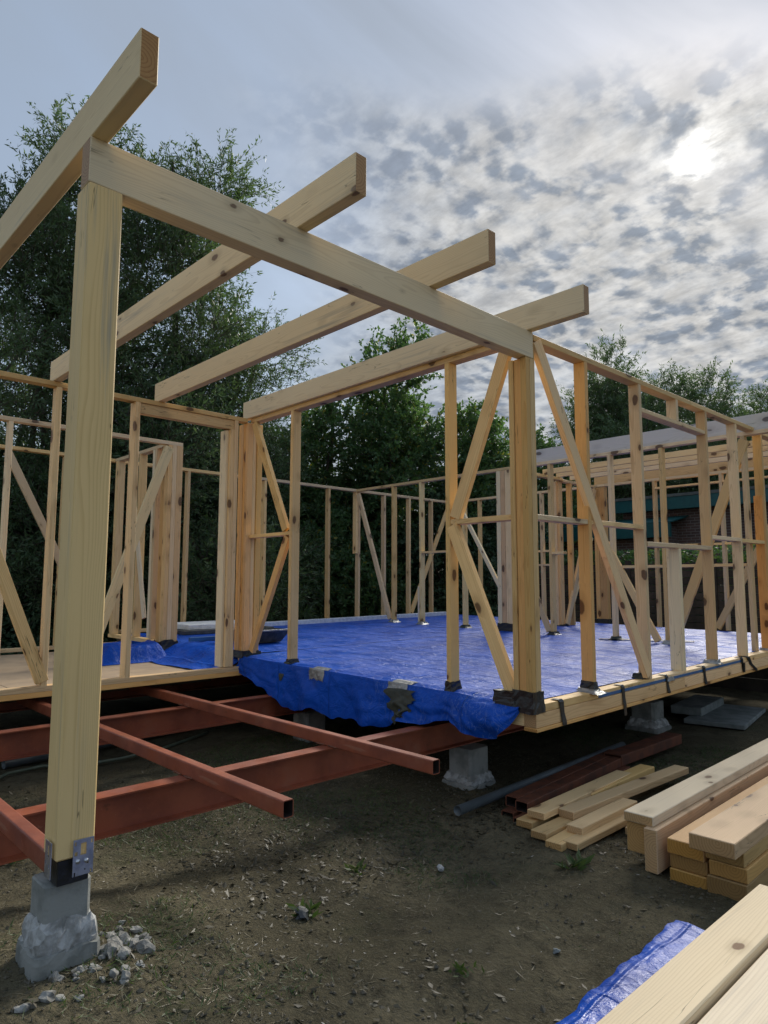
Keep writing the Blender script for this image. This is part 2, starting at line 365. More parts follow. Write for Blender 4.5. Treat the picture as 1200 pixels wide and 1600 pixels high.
def brick_mat():
    m, t, b = new_mat('red_brown_brick')
    tc = t.n('ShaderNodeTexCoord').outputs['Object']
    sp = t.n('ShaderNodeSeparateXYZ'); t.l(tc, sp.inputs[0])
    cb = t.n('ShaderNodeCombineXYZ'); t.l(t.math('ADD', sp.outputs[0], sp.outputs[1]), cb.inputs[0]); t.l(sp.outputs[2], cb.inputs[1])
    br = t.n('ShaderNodeTexBrick'); t.l(cb.outputs[0], br.inputs['Vector'])
    br.inputs['Scale'].default_value = 1.0; br.inputs['Brick Width'].default_value = 0.22; br.inputs['Row Height'].default_value = 0.072
    br.inputs['Mortar Size'].default_value = 0.007; br.inputs['Color1'].default_value = (0.13, 0.075, 0.06, 1)
    br.inputs['Color2'].default_value = (0.085, 0.055, 0.048, 1); br.inputs['Mortar'].default_value = (0.2, 0.18, 0.165, 1)
    t.l(br.outputs['Color'], b.inputs['Base Color']); b.inputs['Roughness'].default_value = 0.9
    t.l(t.bump(br.outputs['Fac'], -0.4, 0.01), b.inputs['Normal'])
    return m
M['brick'] = brick_mat()

# ------------------------------------------------------------------ object helpers
def tag(o, label=None, cat=None, group=None, kind=None):
    if label: o['label'] = label
    if cat: o['category'] = cat
    if group: o['group'] = group
    if kind: o['kind'] = kind
    return o

def thing(name, label, cat, loc, group=None):
    o = bpy.data.objects.new(name, None); COL.objects.link(o)
    o.location = loc; o.empty_display_size = 0.1
    return tag(o, label, cat, group)

def base_of(p):
    v = Vector((0, 0, 0))
    while p is not None: v = v + Vector(p.location); p = p.parent
    return v

def place(o, mw, parent):
    if parent is not None:
        o.parent = parent
        o.matrix_basis = Matrix.Translation(-base_of(parent)) @ mw
    else:
        o.matrix_basis = mw

def mesh(name, verts, faces, mats, parent=None, loc=(0, 0, 0), smooth=False, mi=None, mw=None):
    """mesh given in world coordinates; its origin is moved to loc"""
    me = bpy.data.meshes.new(name)
    L = np.array(loc, float)
    v = np.asarray(verts, float).reshape(-1, 3)
    if mw is None: v = v - L
    me.from_pydata(v.tolist(), [], [tuple(int(i) for i in f) for f in faces])
    if not isinstance(mats, (list, tuple)): mats = [mats]
    for k in mats: me.materials.append(k)
    if mi is not None: me.polygons.foreach_set('material_index', mi)
    if smooth: me.polygons.foreach_set('use_smooth', [True] * len(me.polygons))
    me.update()
    o = bpy.data.objects.new(name, me); COL.objects.link(o)
    place(o, Matrix.Translation(Vector(loc)) if mw is None else mw, parent)
    return o

_box_cache = {}
def chamfer_box(L, W, T, c, seed=0):
    """box of size L x W x T, edges chamfered by c; ends use material slot 1"""
    key = (round(L, 4), round(W, 4), round(T, 4), c)
    if key in _box_cache: return _box_cache[key]
    hx, hy, hz = L / 2, W / 2, T / 2
    V, idx = [], {}
    for sx in (-1, 1):
        for sy in (-1, 1):
            for sz in (-1, 1):
                for ax in range(3):
                    p = [sx * hx, sy * hy, sz * hz]
                    for k in range(3):
                        if k != ax: p[k] -= (sx, sy, sz)[k] * c
                    idx[(sx, sy, sz, ax)] = len(V); V.append(p)
    Fs, mi = [], []
    s2 = (-1, 1)
    def quad(a, b_, d, e, m):
        Fs.append((a, b_, d, e)); mi.append(m)
    for ax in range(3):
        o1, o2 = [k for k in range(3) if k != ax]
        for s in s2:
            ring = []
            for (u, w) in ((-1, -1), (1, -1), (1, 1), (-1, 1)):
                t = [0, 0, 0]; t[ax] = s; t[o1] = u; t[o2] = w
                ring.append(idx[(*t, ax)])
            quad(*ring, 1 if ax == 0 else 0)
        for u in s2:
            for w in s2:
                t0 = [0, 0, 0]; t1 = [0, 0, 0]
                t0[ax] = -1; t1[ax] = 1
                for t in (t0, t1): t[o1] = u; t[o2] = w
                quad(idx[(*t0, o1)], idx[(*t1, o1)], idx[(*t1, o2)], idx[(*t0, o2)], 0)
    for sx in s2:
        for sy in s2:
            for sz in s2:
                Fs.append((idx[(sx, sy, sz, 0)], idx[(sx, sy, sz, 1)], idx[(sx, sy, sz, 2)])); mi.append(0)
    me = bpy.data.meshes.new('timber')
    me.from_pydata(V, [], Fs); me.polygons.foreach_set('material_index', mi)
    bm = bmesh.new(); bm.from_mesh(me); bmesh.ops.recalc_face_normals(bm, faces=bm.faces); bm.to_mesh(me); bm.free()
    _box_cache[key] = me
    return me

_mesh_mat = {}
def stick(name, p0, p1, w, t, wdir, mat='pine', parent=None, end=None, c=0.0025, tint=None, jit=0.0):
    """straight timber from p0 to p1 (centre line), w wide along wdir, t thick across"""
    p0, p1 = Vector(p0), Vector(p1)
    if jit:
        j = Vector((random.uniform(-jit, jit), random.uniform(-jit, jit), 0)); p0 = p0 + j * 0.5; p1 = p1 + Vector((random.uniform(-jit, jit), random.uniform(-jit, jit), 0))
    d = p1 - p0; L = d.length; X = d / L
    Y = Vector(wdir); Y = (Y - X * Y.dot(X)).normalized(); Z = X.cross(Y)
    me0 = chamfer_box(L, w, t, c)
    if end is None: end = {'pine': 'pine_end', 'pale': 'pale_end', 'stack': 'stack_end', 'raw': 'pine_end', 'treated': 'pine_end'}.get(mat, mat)
    key = (me0.name, mat, end)
    me = _mesh_mat.get(key)
    if me is None:
        me = me0.copy(); me.name = name; me.materials.append(M[mat]); me.materials.append(M[end]); _mesh_mat[key] = me
    o = bpy.data.objects.new(name, me); COL.objects.link(o)
    mid = (p0 + p1) / 2
    mw = Matrix(((X.x, Y.x, Z.x, mid.x), (X.y, Y.y, Z.y, mid.y), (X.z, Y.z, Z.z, mid.z), (0, 0, 0, 1)))
    place(o, mw, parent)
    if tint: o.color = (*tint, 1)
    return o

def block(name, x0, x1, y0, y1, z0, z1, mat='pine', parent=None, **kw):
    """axis aligned timber or board, its length along the longest side"""
    dx, dy, dz = x1 - x0, y1 - y0, z1 - z0
    cx, cy, cz = (x0 + x1) / 2, (y0 + y1) / 2, (z0 + z1) / 2
    m = max(dx, dy, dz)
    if m == dx: return stick(name, (x0, cy, cz), (x1, cy, cz), dy, dz, (0, 1, 0), mat, parent, **kw)
    if m == dy: return stick(name, (cx, y0, cz), (cx, y1, cz), dx, dz, (1, 0, 0), mat, parent, **kw)
    return stick(name, (cx, cy, z0), (cx, cy, z1), dx, dy, (1, 0, 0), mat, parent, **kw)

def tube(name, pts, r, mat, parent=None, seg=8, inner=None, caps=True):
    pts = [Vector(p) for p in pts]; V, Fs = [], []
    n = len(pts)
    for i, p in enumerate(pts):
        d = (pts[min(i + 1, n - 1)] - pts[max(i - 1, 0)]).normalized()
        a = d.cross(Vector((0, 0, 1)));
        if a.length < 0.05: a = d.cross(Vector((1, 0, 0)))
        a.normalize(); b = d.cross(a)
        rr = r[i] if isinstance(r, (list, tuple)) else r
        for k in range(seg):
            an = 2 * math.pi * k / seg
            V.append(p + (a * math.cos(an) + b * math.sin(an)) * rr)
    for i in range(n - 1):
        for k in range(seg):
            k2 = (k + 1) % seg
            Fs.append((i * seg + k, i * seg + k2, (i + 1) * seg + k2, (i + 1) * seg + k))
    if inner:
        for e, d in ((0, 1), (n - 1, -1)):
            dirv = (pts[1] - pts[0]).normalized() if e == 0 else (pts[-2] - pts[-1]).normalized()
            b0 = len(V)
            for k in range(seg): V.append(pts[e] + (V[e * seg + k] - pts[e]) * inner)
            b1 = len(V)
            for k in range(seg): V.append(V[b0 + k] + dirv * 0.4)
            for k in range(seg):
                k2 = (k + 1) % seg
                Fs.append((e * seg + k, e * seg + k2, b0 + k2, b0 + k)); Fs.append((b0 + k, b0 + k2, b1 + k2, b1 + k))
            Fs.append(tuple(b1 + k for k in range(seg)))
    elif caps:
        Fs.append(tuple(range(seg))[::-1]); Fs.append(tuple((n - 1) * seg + k for k in range(seg)))
    o = mesh(name, [tuple(v) for v in V], Fs, M[mat], parent, tuple(pts[0]), smooth=True)
    return o

# smooth value noise in numpy, for shapes
_perm = rng.random((64, 64))
def vnoise(x, y):
    x = np.asarray(x, float); y = np.asarray(y, float)
    xi = np.floor(x).astype(int); yi = np.floor(y).astype(int); fx = x - xi; fy = y - yi
    fx = fx * fx * (3 - 2 * fx); fy = fy * fy * (3 - 2 * fy)
    g = lambda a, b: _perm[a % 64, b % 64]
    return (g(xi, yi) * (1 - fx) + g(xi + 1, yi) * fx) * (1 - fy) + (g(xi, yi + 1) * (1 - fx) + g(xi + 1, yi + 1) * fx) * fy
def fbm(x, y, o=4):
    a, s, f = 0.5, 0.0, 1.0
    for i in range(o): s = s + a * vnoise(x * f + 17.3 * i, y * f + 5.1 * i); a *= 0.5; f *= 2.03
    return s
def sstep(a, b, x):
    t = np.clip((np.asarray(x, float) - a) / (b - a), 0, 1); return t * t * (3 - 2 * t)

def GZ(x, y):
    """ground height"""
    x = np.asarray(x, float); y = np.asarray(y, float)
    z = -0.78 + 0.225 * np.exp(-(((x + 3.2) / 0.75) ** 2 + ((y + 0.05) / 0.8) ** 2) / 2)
    z = z + 0.09 * (fbm(x * 0.8 + 3, y * 0.8, 3) - 0.45) + 0.035 * (fbm(x * 3.1, y * 3.1 + 9, 3) - 0.45)
    z = z + (0.045 * (fbm(x * 8, y * 8 + 2, 3) - 0.42) + 0.02 * (fbm(x * 27, y * 27 + 2, 2) - 0.37)) * np.exp(-((x + 1.5) ** 2 + (y + 0.3) ** 2) / 30)
    return z
def FZ(x, y): return 0.01 * x + 0.0135 * y          # the tarped floor climbs a little to the back

# ------------------------------------------------------------------ ground
def build_ground():
    def axis(c0, c1, step, lo, hi):
        a = list(np.arange(c0, c1, step)); v, s = c1, step
        while v < hi: a.append(v); s *= 1.3; v += s
        v, s = c0 - step, step
        while v > lo: a.insert(0, v); s *= 1.3; v -= s
        return np.array([lo] + a + [hi])
    xs = axis(-4.4, 3.0, 0.035, -150, 250); ys = axis(-2.6, 3.0, 0.035, -150, 250)
    Xg, Yg = np.meshgrid(xs, ys); Zg = GZ(Xg, Yg)
    V = np.stack([Xg, Yg, Zg], -1).reshape(-1, 3); nx, ny = len(xs), len(ys)
    i = np.arange(nx - 1)[None, :] + np.arange(ny - 1)[:, None] * nx
    Fq = np.stack([i, i + 1, i + 1 + nx, i + nx], -1).reshape(-1, 4)
    o = fast_mesh('ground', V, Fq, M['ground']); tag(o, kind='structure')
    return o

def fast_mesh(name, V, Fq, mat, parent=None, smooth=True, loc=(0, 0, 0)):
    V = np.asarray(V, np.float32) - np.array(loc, np.float32); Fq = np.asarray(Fq, np.int32); k = Fq.shape[1]
    me = bpy.data.meshes.new(name)
    me.vertices.add(len(V)); me.vertices.foreach_set('co', V.ravel())
    me.loops.add(Fq.size); me.loops.foreach_set('vertex_index', Fq.ravel())
    me.polygons.add(len(Fq)); me.polygons.foreach_set('loop_start', np.arange(0, Fq.size, k, dtype=np.int32))
    me.polygons.foreach_set('use_smooth', np.full(len(Fq), smooth))
    me.update(calc_edges=True); me.materials.append(mat)
    o = bpy.data.objects.new(name, me); COL.objects.link(o)
    place(o, Matrix.Translation(Vector(loc)), parent)
    return o
build_ground()

# ------------------------------------------------------------------ wall frames
H = 2.555          # top of every wall plate
PT = 0.045         # plate thickness
GW = 'timber wall frames of the house'
def wall(label, loc): return thing('wall_frame', label, 'wall frame', loc, GW)

# front wall on the right (plane Y = 0)
w = wall('long wall frame at the right front edge, window rail and tall diagonal brace, on the strapped sill', (0, 0, 0))
rise = lambda x: 0.011 * x
def along(name, x0, x1, z0, z1, y0=0.0, y1=0.095, **kw):
    return stick(name, (x0, (y0 + y1) / 2, (z0 + z1) / 2 + rise(x0)), (x1, (y0 + y1) / 2, (z0 + z1) / 2 + rise(x1)), y1 - y0, z1 - z0, (0, 1, 0), 'pine', w, **kw)
along('top_plate', -0.043, 2.62, 2.497, 2.541); along('top_plate', 2.622, 6.6, 2.497, 2.541)
for x in (0.636, 1.54, 2.965, 3.79, 5.42):
    block('stud', x, x + 0.047, 0.002, 0.097, rise(x) + 0.001, 2.497 + rise(x), 'pine', w, jit=0.004, tint={0.636: (1.0, 0.86, 0.70), 2.965: (0.98, 0.86, 0.68)}.get(x))
block('stud', 4.612, 4.66, 0.002, 0.097, rise(4.6), 2.497 + rise(4.6), 'pine', w)
block('stud', 4.552, 4.61, 0.004, 0.099, rise(4.6), 1.82, 'pine', w, tint=(1.0, 0.75, 0.55))
block('cripple_stud', 2.215, 2.262, 0.001, 0.12, rise(2.2), 1.128, 'pale', w, tint=(1.05, 1.05, 1.0))
block('cripple_stud', 2.29, 2.338, 0.002, 0.097, 2.31, 2.5 + rise(2.3), 'pine', w)
along('cross_rail', -0.03, 0.634, 1.236, 1.272, 0.004, 0.097, tint=(1.06, 1.1, 1.15)); along('cross_rail', 0.685, 1.538, 1.240, 1.275, 0.004, 0.097)
along('window_sill', 1.588, 2.963, 1.098, 1.137, -0.004, 0.097); along('cross_rail', 3.013, 3.788, 1.21, 1.248, 0.004, 0.097, tint=(1.05, 1.05, 1.05)); along('cross_rail', 3.838, 4.55, 1.205, 1.243, 0.004, 0.097)
along('window_header', 1.588, 2.963, 2.258, 2.295, 0.004, 0.097)
stick('brace', (-0.01, 0.012, 2.50), (1.53, 0.012, 0.055), 0.098, 0.045, (1, 0, 0.6), 'pine', w, tint=(1.04, 1.02, 1.0))
# tapes round the studs' feet
def wrap(parent, x0, x1, y0, y1, z0, z1, mat='tape', rag=0.006, name='tape_wrap', flare=0.004):
    V, Fs = [], []
    N = 5
    ringp = []
    for (a, b) in (((x0, y0), (x1, y0)), ((x1, y0), (x1, y1)), ((x1, y1), (x0, y1)), ((x0, y1), (x0, y0))):
        for k in range(N): ringp.append((a[0] + (b[0] - a[0]) * k / N, a[1] + (b[1] - a[1]) * k / N))
    n = len(ringp); cx, cy = (x0 + x1) / 2, (y0 + y1) / 2; rows = 5
    for r_ in range(rows):
        t = r_ / (rows - 1)
        for (px, py) in ringp:
            z = z0 + (z1 - z0) * t + (random.uniform(-rag, rag) if r_ in (0, rows - 1) else 0)
            e = flare * (1 - t) ** 2 * 2 + random.uniform(0.001, 0.008)
            V.append((px + (e if px > cx else -e), py + (e if py > cy else -e), z))
    for r_ in range(rows - 1):
        for k in range(n): Fs.append((r_ * n + k, r_ * n + (k + 1) % n, (r_ + 1) * n + (k + 1) % n, (r_ + 1) * n + k))
    Fs.append(tuple((rows - 1) * n + k for k in range(n)))
    return mesh(name, V, Fs, M[mat], parent, (cx, cy, z0))
wrap(w, 0.634, 0.685, 0, 0.099, 0.02, 0.085); wrap(w, 0.62, 0.70, -0.008, 0.115, 0.0, 0.03, 'silver', name='silver_tape', flare=0.02)
wrap(w, 2.955, 3.02, -0.006, 0.11, 0.028, 0.07, 'silver', name='silver_tape', flare=0.01)
wrap(w, 1.50, 1.6, 0.05, 0.12, 0.005, 0.06, 'membrane', name='membrane_scrap', flare=0.01)
wrap(w, 4.55, 4.66, -0.004, 0.11, 0.045, 0.075, 'silver', name='silver_tape', flare=0.01)

# wall between the open terrace and the big floor (plane X = -0.075)
w = wall('wall frame facing the open terrace, blue tarp hanging under its two studs', (-0.075, 1.8, 0))
block('top_plate', -0.075, 0.02, 0.14, 3.56, H - PT, H - 0.001, 'pine', w)
block('stud', -0.077, 0.018, 0.755, 0.80, 0.0, H - PT, 'pine', w); block('stud', -0.077, 0.018, 2.785, 2.83, 0.03, H - PT, 'pine', w)
block('cross_rail', -0.073, 0.016, 0.15, 0.755, 1.243, 1.282, 'pine', w); block('cross_rail', -0.073, 0.016, 2.83, 3.56, 1.27, 1.305, 'pine', w)
stick('brace', (-0.058, 0.215, 2.49), (-0.058, 0.71, 1.29), 0.10, 0.045, (0, 1, 0.4), 'pine', w)
stick('brace', (-0.058, 0.74, 1.235), (-0.058, 0.215, 0.06), 0.10, 0.045, (0, 1, 0.4), 'pine', w, tint=(1.03, 1.0, 0.9))
stick('brace', (-0.058, 3.50, 2.50), (-0.058, 2.90, 1.32), 0.085, 0.045, (0, 1, 0.4), 'pine', w)
stick('brace', (-0.058, 2.87, 1.255), (-0.058, 3.47, 0.10), 0.08, 0.045, (0, 1, 0.4), 'pine', w, tint=(1.0, 0.82, 0.6))
wrap(w, -0.079, 0.02, 0.752, 0.803, 0.0, 0.075); wrap(w, -0.079, 0.02, 2.782, 2.833, 0.03, 0.075)
def ragged_strip(name, pts, wid, mat, parent, off=(0, 0, 0)):
    V, Fs = [], []
    for i, (p, ww) in enumerate(zip(pts, wid)):
        p = Vector(p); q = Vector(pts[min(i + 1, len(pts) - 1)]) - Vector(pts[max(i - 1, 0)])
        s = Vector(off).normalized() if Vector(off).length else Vector((0, 1, 0))
        V += [tuple(p - s * ww / 2), tuple(p + s * ww / 2)]
    for i in range(len(pts) - 1): Fs.append((2 * i, 2 * i + 1, 2 * i + 3, 2 * i + 2))
    n = len(V)
    nrm = (Vector(V[1]) - Vector(V[0])).cross(Vector(V[2]) - Vector(V[0])).normalized() * 0.002
    V += [tuple(Vector(v) + nrm) for v in V[:n]]
    Fs += [tuple(n + i for i in f)[::-1] for f in Fs]
    return mesh(name, V, Fs, M[mat], parent, pts[0])
ragged_strip('tape_end', [(-0.084, 0.778, 0.02), (-0.10, 0.79, -0.03), (-0.115, 0.80, -0.09), (-0.118, 0.83, -0.13)], [0.07, 0.06, 0.05, 0.025], 'membrane', w)
ragged_strip('tape_end', [(-0.085, 2.81, 0.05), (-0.105, 2.84, 0.0), (-0.12, 2.86, -0.08), (-0.122, 2.87, -0.13)], [0.08, 0.09, 0.08, 0.03], 'membrane', w)

# wall at the back of the terrace (plane Y = 3.56)
w = wall('wall frame behind the open terrace with a wide doorway and a sill over the red steel', (-1.2, 3.56, -0.15))
block('top_plate', -3.3, -0.11, 3.56, 3.655, H - PT, H - 0.001, 'pine', w)
block('stud', -2.055, -2.008, 3.56, 3.655, -0.065, H - PT, 'pine', w); block('stud', -1.345, -1.297, 3.56, 3.68, -0.065, H - PT, 'pine', w)
block('stud', -0.27, -0.224, 3.56, 3.655, -0.05, H - PT, 'pine', w); block('stud', -0.316, -0.271, 3.562, 3.657, -0.05, 2.408, 'pine', w)
block('stud', -0.345, -0.317, 3.60, 3.72, -0.05, 2.40, 'pale', w)
block('header', -1.296, -0.271, 3.575, 3.65, 2.41, 2.508, 'pine', w)
stick('brace', (-3.02, 3.58, 2.48), (-2.045, 3.58, -0.03), 0.10, 0.05, (1, 0, 0.4), 'pine', w)
stick('sill_plate', (-3.3, 3.605, -0.09), (-0.07, 3.605, -0.078), 0.095, 0.046, (0, 1, 0), 'pine', w, tint=(1.05, 1.0, 0.95))
stick('sill_beam', (-3.3, 3.607, -0.137), (-0.07, 3.607, -0.123), 0.099, 0.044, (0, 1, 0), 'pine', w, tint=(1.0, 0.85, 0.7))

# inner wall frames
GB = lambda x, y: FZ(x, y)
w = wall('inner wall frame running left from the post wrapped in black tape behind the terrace doorway', (-1.2, 5.24, -0.09))
block('top_plate', -3.3, 0.0, 5.24, 5.335, H - PT, H - 0.001, 'pine', w)
for x in (-1.99, -2.75): block('stud', x, x + 0.045, 5.24, 5.335, -0.05, H - PT, 'pine', w, jit=0.004, tint=(1.05, 1.08, 1.1))
stick('brace', (-0.17, 5.262, 2.48), (-1.03, 5.262, 0.0), 0.115, 0.045, (1, 0, -0.35), 'pale', w)
block('sill_plate', -1.1, -0.2, 5.24, 5.335, -0.09, -0.045, 'pine', w)

w = wall('short inner wall frame going back from the black-taped post, thin pale brace in it', (-0.17, 6.1, 0))
block('top_plate', -0.17, -0.075, 5.336, 6.93, H - PT, H - 0.001, 'pine', w)
for y in (6.10, 5.60): block('stud', -0.17, -0.075, y, y + 0.045, 0.10, H - PT, 'pine', w, jit=0.004)
block('stud', -0.17, -0.05, 5.66, 5.72, 0.11, H - PT, 'pale', w)
block('stud', -0.17, -0.075, 6.80, 6.845, 0.10, H - PT, 'pine', w); block('stud', -0.17, -0.075, 6.846, 6.90, 0.10, H - PT, 'pine', w)
stick('brace', (-0.16, 6.33, 2.1), (-0.16, 5.82, 0.35), 0.075, 0.03, (0, 1, -0.3), 'raw', w)
block('sill_plate', -0.17, -0.075, 5.34, 6.93, 0.05, 0.098, 'pine', w)

w = wall('rear wall frame along the back of the floor in front of the dark trees', (3, 6.93, 0.1))
block('top_plate', -3.3, 2.2, 6.93, 7.025, H - PT, H - 0.001, 'pine', w); block('top_plate', 2.202, 7.12, 6.90, 6.995, H - PT, H - 0.001, 'pine', w)
for x in (-0.86, 0.262, 0.955, 2.34, 3.71, 4.43, 5.098, 5.79, 6.455, -1.7, -2.5):
    zb = max(-0.04, GB(x, 6.93) + 0.05) if x > 0 else -0.03
    block('stud', x, x + 0.045, 6.93 - (0.03 if x > 2.2 else 0), 7.025 - (0.03 if x > 2.2 else 0), zb, H - PT, 'pine', w, jit=0.006, tint=(0.9, 0.88, 0.85))
block('stud', 4.375, 4.428, 6.91, 7.005, 1.35, H - PT, 'pine', w)
stick('brace', (-1.55, 6.95, 2.47), (-0.72, 6.95, 0.85), 0.10, 0.04, (1, 0, 0.4), 'pine', w)
stick('brace', (7.0, 6.92, 2.4), (5.86, 6.92, 0.22), 0.09, 0.04, (1, 0, -0.4), 'pine', w)
stick('sill_plate', (-3.3, 6.98, -0.06), (0.0, 6.98, -0.05), 0.095, 0.045, (0, 1, 0), 'pine', w)
stick('sill_plate', (0.02, 6.97, FZ(0, 6.97) + 0.02), (7.1, 6.95, FZ(7.1, 6.97) + 0.02), 0.095, 0.045, (0, 1, 0), 'pine', w)

w = wall('wall frame crossing the blue floor under the long grey beam', (4.37, 3.4, 0.05))
block('top_plate', 4.37, 4.465, -0.3, 3.36, H - PT, H - 0.001, 'pine', w); block('top_plate', 4.37, 4.465, 3.362, 6.93, H - PT, H - 0.001, 'pine', w)
for y in (5.91, 5.24, 4.305, 2.71, 1.775, 1.08, 0.10):
    block('stud', 4.37, 4.465, y, y + 0.045, GB(4.37, y) + 0.005, H - PT, 'pine', w, jit=0.006, tint={5.24: (1.15, 1.3, 1.5), 4.305: (1.0, 1.08, 1.15)}.get(y))
block('stud', 4.372, 4.467, 5.29, 5.325, GB(4.37, 5.3), 0.75, 'pale', w)
stick('brace', (4.385, 6.86, 2.46), (4.385, 6.0, 0.18), 0.085, 0.045, (0, 1, 0.4), 'pine', w)
stick('brace', (4.385, 4.50, 2.2), (4.385, 3.62, 0.74), 0.06, 0.04, (0, 1, 0.4), 'pale', w)
stick('brace', (4.385, 3.30, 1.32), (4.385, 2.78, 0.13), 0.085, 0.04, (0, 1, 0.4), 'pine', w)
stick('brace', (4.385, 1.88, 1.34), (4.385, 1.22, 0.09), 0.085, 0.04, (0, 1, 0.4), 'pine', w)
stick('brace', (4.385, 0.11, 2.46), (4.385, 1.03, 0.09), 0.11, 0.045, (0, 1, -0.4), 'pine', w)
block('cross_rail', 4.37, 4.465, 2.52, 2.71, 1.21, 1.245, 'pine', w); block('cross_rail', 4.372, 4.462, 0.15, 1.775, 1.0, 1.035, 'pine', w); block('cross_rail', 4.372, 4.462, 4.35, 5.24, 1.3, 1.335, 'pine', w)
for y, nm in ((4.305, 'membrane'), (2.71, 'tape'), (1.775, 'membrane'), (5.24, 'silver'), (5.91, 'silver'), (1.08, 'silver')):
    wrap(w, 4.36, 4.475, y - 0.012, y + 0.058, GB(4.37, y), GB(4.37, y) + 0.05, nm, flare=0.02)

w = wall('partition frame running right from the grey beam to the tall far post', (5.7, 3.45, 0.1))
block('top_plate', 4.47, 5.93, 3.45, 3.545, H - PT, H - 0.001, 'pine', w); block('top_plate', 5.932, 7.0, 3.45, 3.545, H - PT - 0.02, H - 0.022, 'pine', w)
block('stud', 6.165, 6.21, 3.45, 3.545, 0.1, H - PT - 0.02, 'pine', w, tint=(0.85, 0.8, 0.75))
stick('brace', (6.98, 3.47, 2.47), (5.98, 3.47, 0.13), 0.095, 0.045, (1, 0, -0.4), 'pine', w)
stick('brace', (6.9, 3.5, 1.6), (6.02, 3.5, 0.13), 0.05, 0.04, (1, 0, -0.4), 'pale', w)

w = wall('far right wall frame at the end of the blue floor by the brick house', (7.03, 3.4, 0.1))
block('top_plate', 7.03, 7.125, -0.3, 3.3, H - PT, H - 0.001, 'pine', w); block('top_plate', 7.03, 7.125, 3.302, 6.88, H - PT, H - 0.001, 'pine', w)
for y in (6.1, 5.2, 4.6, 2.4, 1.33, 0.2): block('stud', 7.03, 7.125, y, y + 0.045, 0.09, H - PT, 'pine', w, jit=0.006, tint=(0.92, 0.9, 0.85))
block('cross_rail', 7.03, 7.12, 0.25, 2.4, 2.37, 2.40, 'pine', w)
for y0, y1, z in ((4.46, 5.2, 1.39), (4.46, 5.2, 1.13), (1.24, 2.4, 1.40)): block('cross_rail', 7.032, 7.12, y0, y1, z, z + 0.035, 'pine', w)
stick('brace', (7.05, 0.62, 1.75), (7.05, 1.5, 0.12), 0.10, 0.045, (0, 1, 0.5), 'pine', w)

# built-up posts
GP = 'built-up timber posts'
p = thing('corner_post', 'built-up corner post of four boards at the front corner, black tape round its foot', 'post', (-0.09, 0.07, 0.0), GP)
block('board', -0.140, -0.095, 0.002, 0.05, 0.01, 2.36, 'pine', p, tint=(1.0, 0.9, 0.72)); block('board', -0.093, -0.045, 0.0, 0.09, 0.01, 2.36, 'pine', p, tint=(1.08, 1.05, 0.95))
block('board', -0.128, -0.095, 0.052, 0.11, 0.01, 2.36, 'pine', p, tint=(0.9, 0.72, 0.52)); block('board', -0.138, -0.05, 0.112, 0.152, 0.01, 2.36, 'pine', p, tint=(1.05, 0.98, 0.82))
block('board', -0.043, -0.03, 0.004, 0.09, 0.01, 2.49, 'pine', p)
wrap(p, -0.143, -0.028, -0.003, 0.156, -0.05, 0.09); wrap(p, -0.141, -0.05, 0.15, 0.31, 0.0, 0.075, name='tape_wrap')
ragged_strip('tape_end', [(-0.149, 0.22, 0.03), (-0.152, 0.23, -0.03), (-0.156, 0.26, -0.065)], [0.16, 0.13, 0.03], 'tape', p)

p = thing('corner_post', 'built-up post of upright boards where the terrace walls meet, ragged black tape below', 'post', (0, 3.6, 0.07), GP)
for k in range(4): block('board', -0.105 + (0.004 if k == 1 else 0), -0.04, 3.564 + 0.046 * k, 3.608 + 0.046 * k, 0.08, H - 0.045, 'pine', p, tint=(0.95, 0.78, 0.58))
block('board', -0.036, 0.008, 3.57, 3.66, 0.08, H - 0.045, 'pine', p); block('board', 0.012, 0.075, 3.556, 3.60, 0.09, H - 0.045, 'pine', p, tint=(1.06, 1.04, 0.98))
wrap(p, -0.12, 0.07, 3.552, 3.75, 0.03, 0.10); wrap(p, -0.07, 0.09, 3.545, 3.70, -0.13, 0.07, 'membrane', rag=0.03, name='membrane_scrap')
block('foot_block', -0.11, -0.068, 3.562, 3.65, -0.055, 0.03, 'pine', p)

p = thing('corner_post', 'lone built-up post wrapped in black tape on the folded tarp at the left', 'post', (-0.09, 5.28, -0.06), GP)
block('board', -0.187, -0.134, 5.242, 5.335, 0.06, H - PT, 'pine', p, tint=(1.0, 0.92, 0.8)); block('board', -0.132, -0.075, 5.24, 5.335, 0.06, H - PT, 'pine', p); block('board', -0.073, 0.005, 5.242, 5.335, 0.06, H - PT, 'pine', p, tint=(1.08, 0.98, 0.85))
block('board', -0.187, -0.134, 5.337, 5.43, 0.06, H - PT, 'pine', p, tint=(0.9, 0.72, 0.5))
wrap(p, -0.19, 0.008, 5.235, 5.44, -0.05, 0.10, rag=0.02, flare=0.02)

p = thing('corner_post', 'thick built-up post in the middle of the blue floor holding the grey beam end', 'post', (4.42, 3.5, 0.08), GP)
block('board', 4.37, 4.465, 3.585, 3.66, 0.2, H - PT, 'pale', p); block('board', 4.372, 4.465, 3.505, 3.58, 0.2, H - PT, 'pine', p, tint=(0.85, 0.72, 0.62)); block('board', 4.37, 4.465, 3.40, 3.50, 0.2, H - PT, 'pine', p)
wrap(p, 4.365, 4.47, 3.395, 3.665, 0.08, 0.21, rag=0.01)

p = thing('corner_post', 'slim double post in the partition right of the front corner post, taped at the foot', 'post', (5.93, 3.52, 0.1), GP)
block('board', 5.88, 5.975, 3.50, 3.545, 0.11, 2.5, 'pine', p, tint=(0.95, 0.85, 0.75)); block('board', 5.86, 5.90, 3.55, 3.64, 0.11, 2.5, 'pale', p, tint=(0.9, 0.85, 0.9))
wrap(p, 5.86, 5.98, 3.49, 3.65, 0.09, 0.13, rag=0.01, flare=0.03)

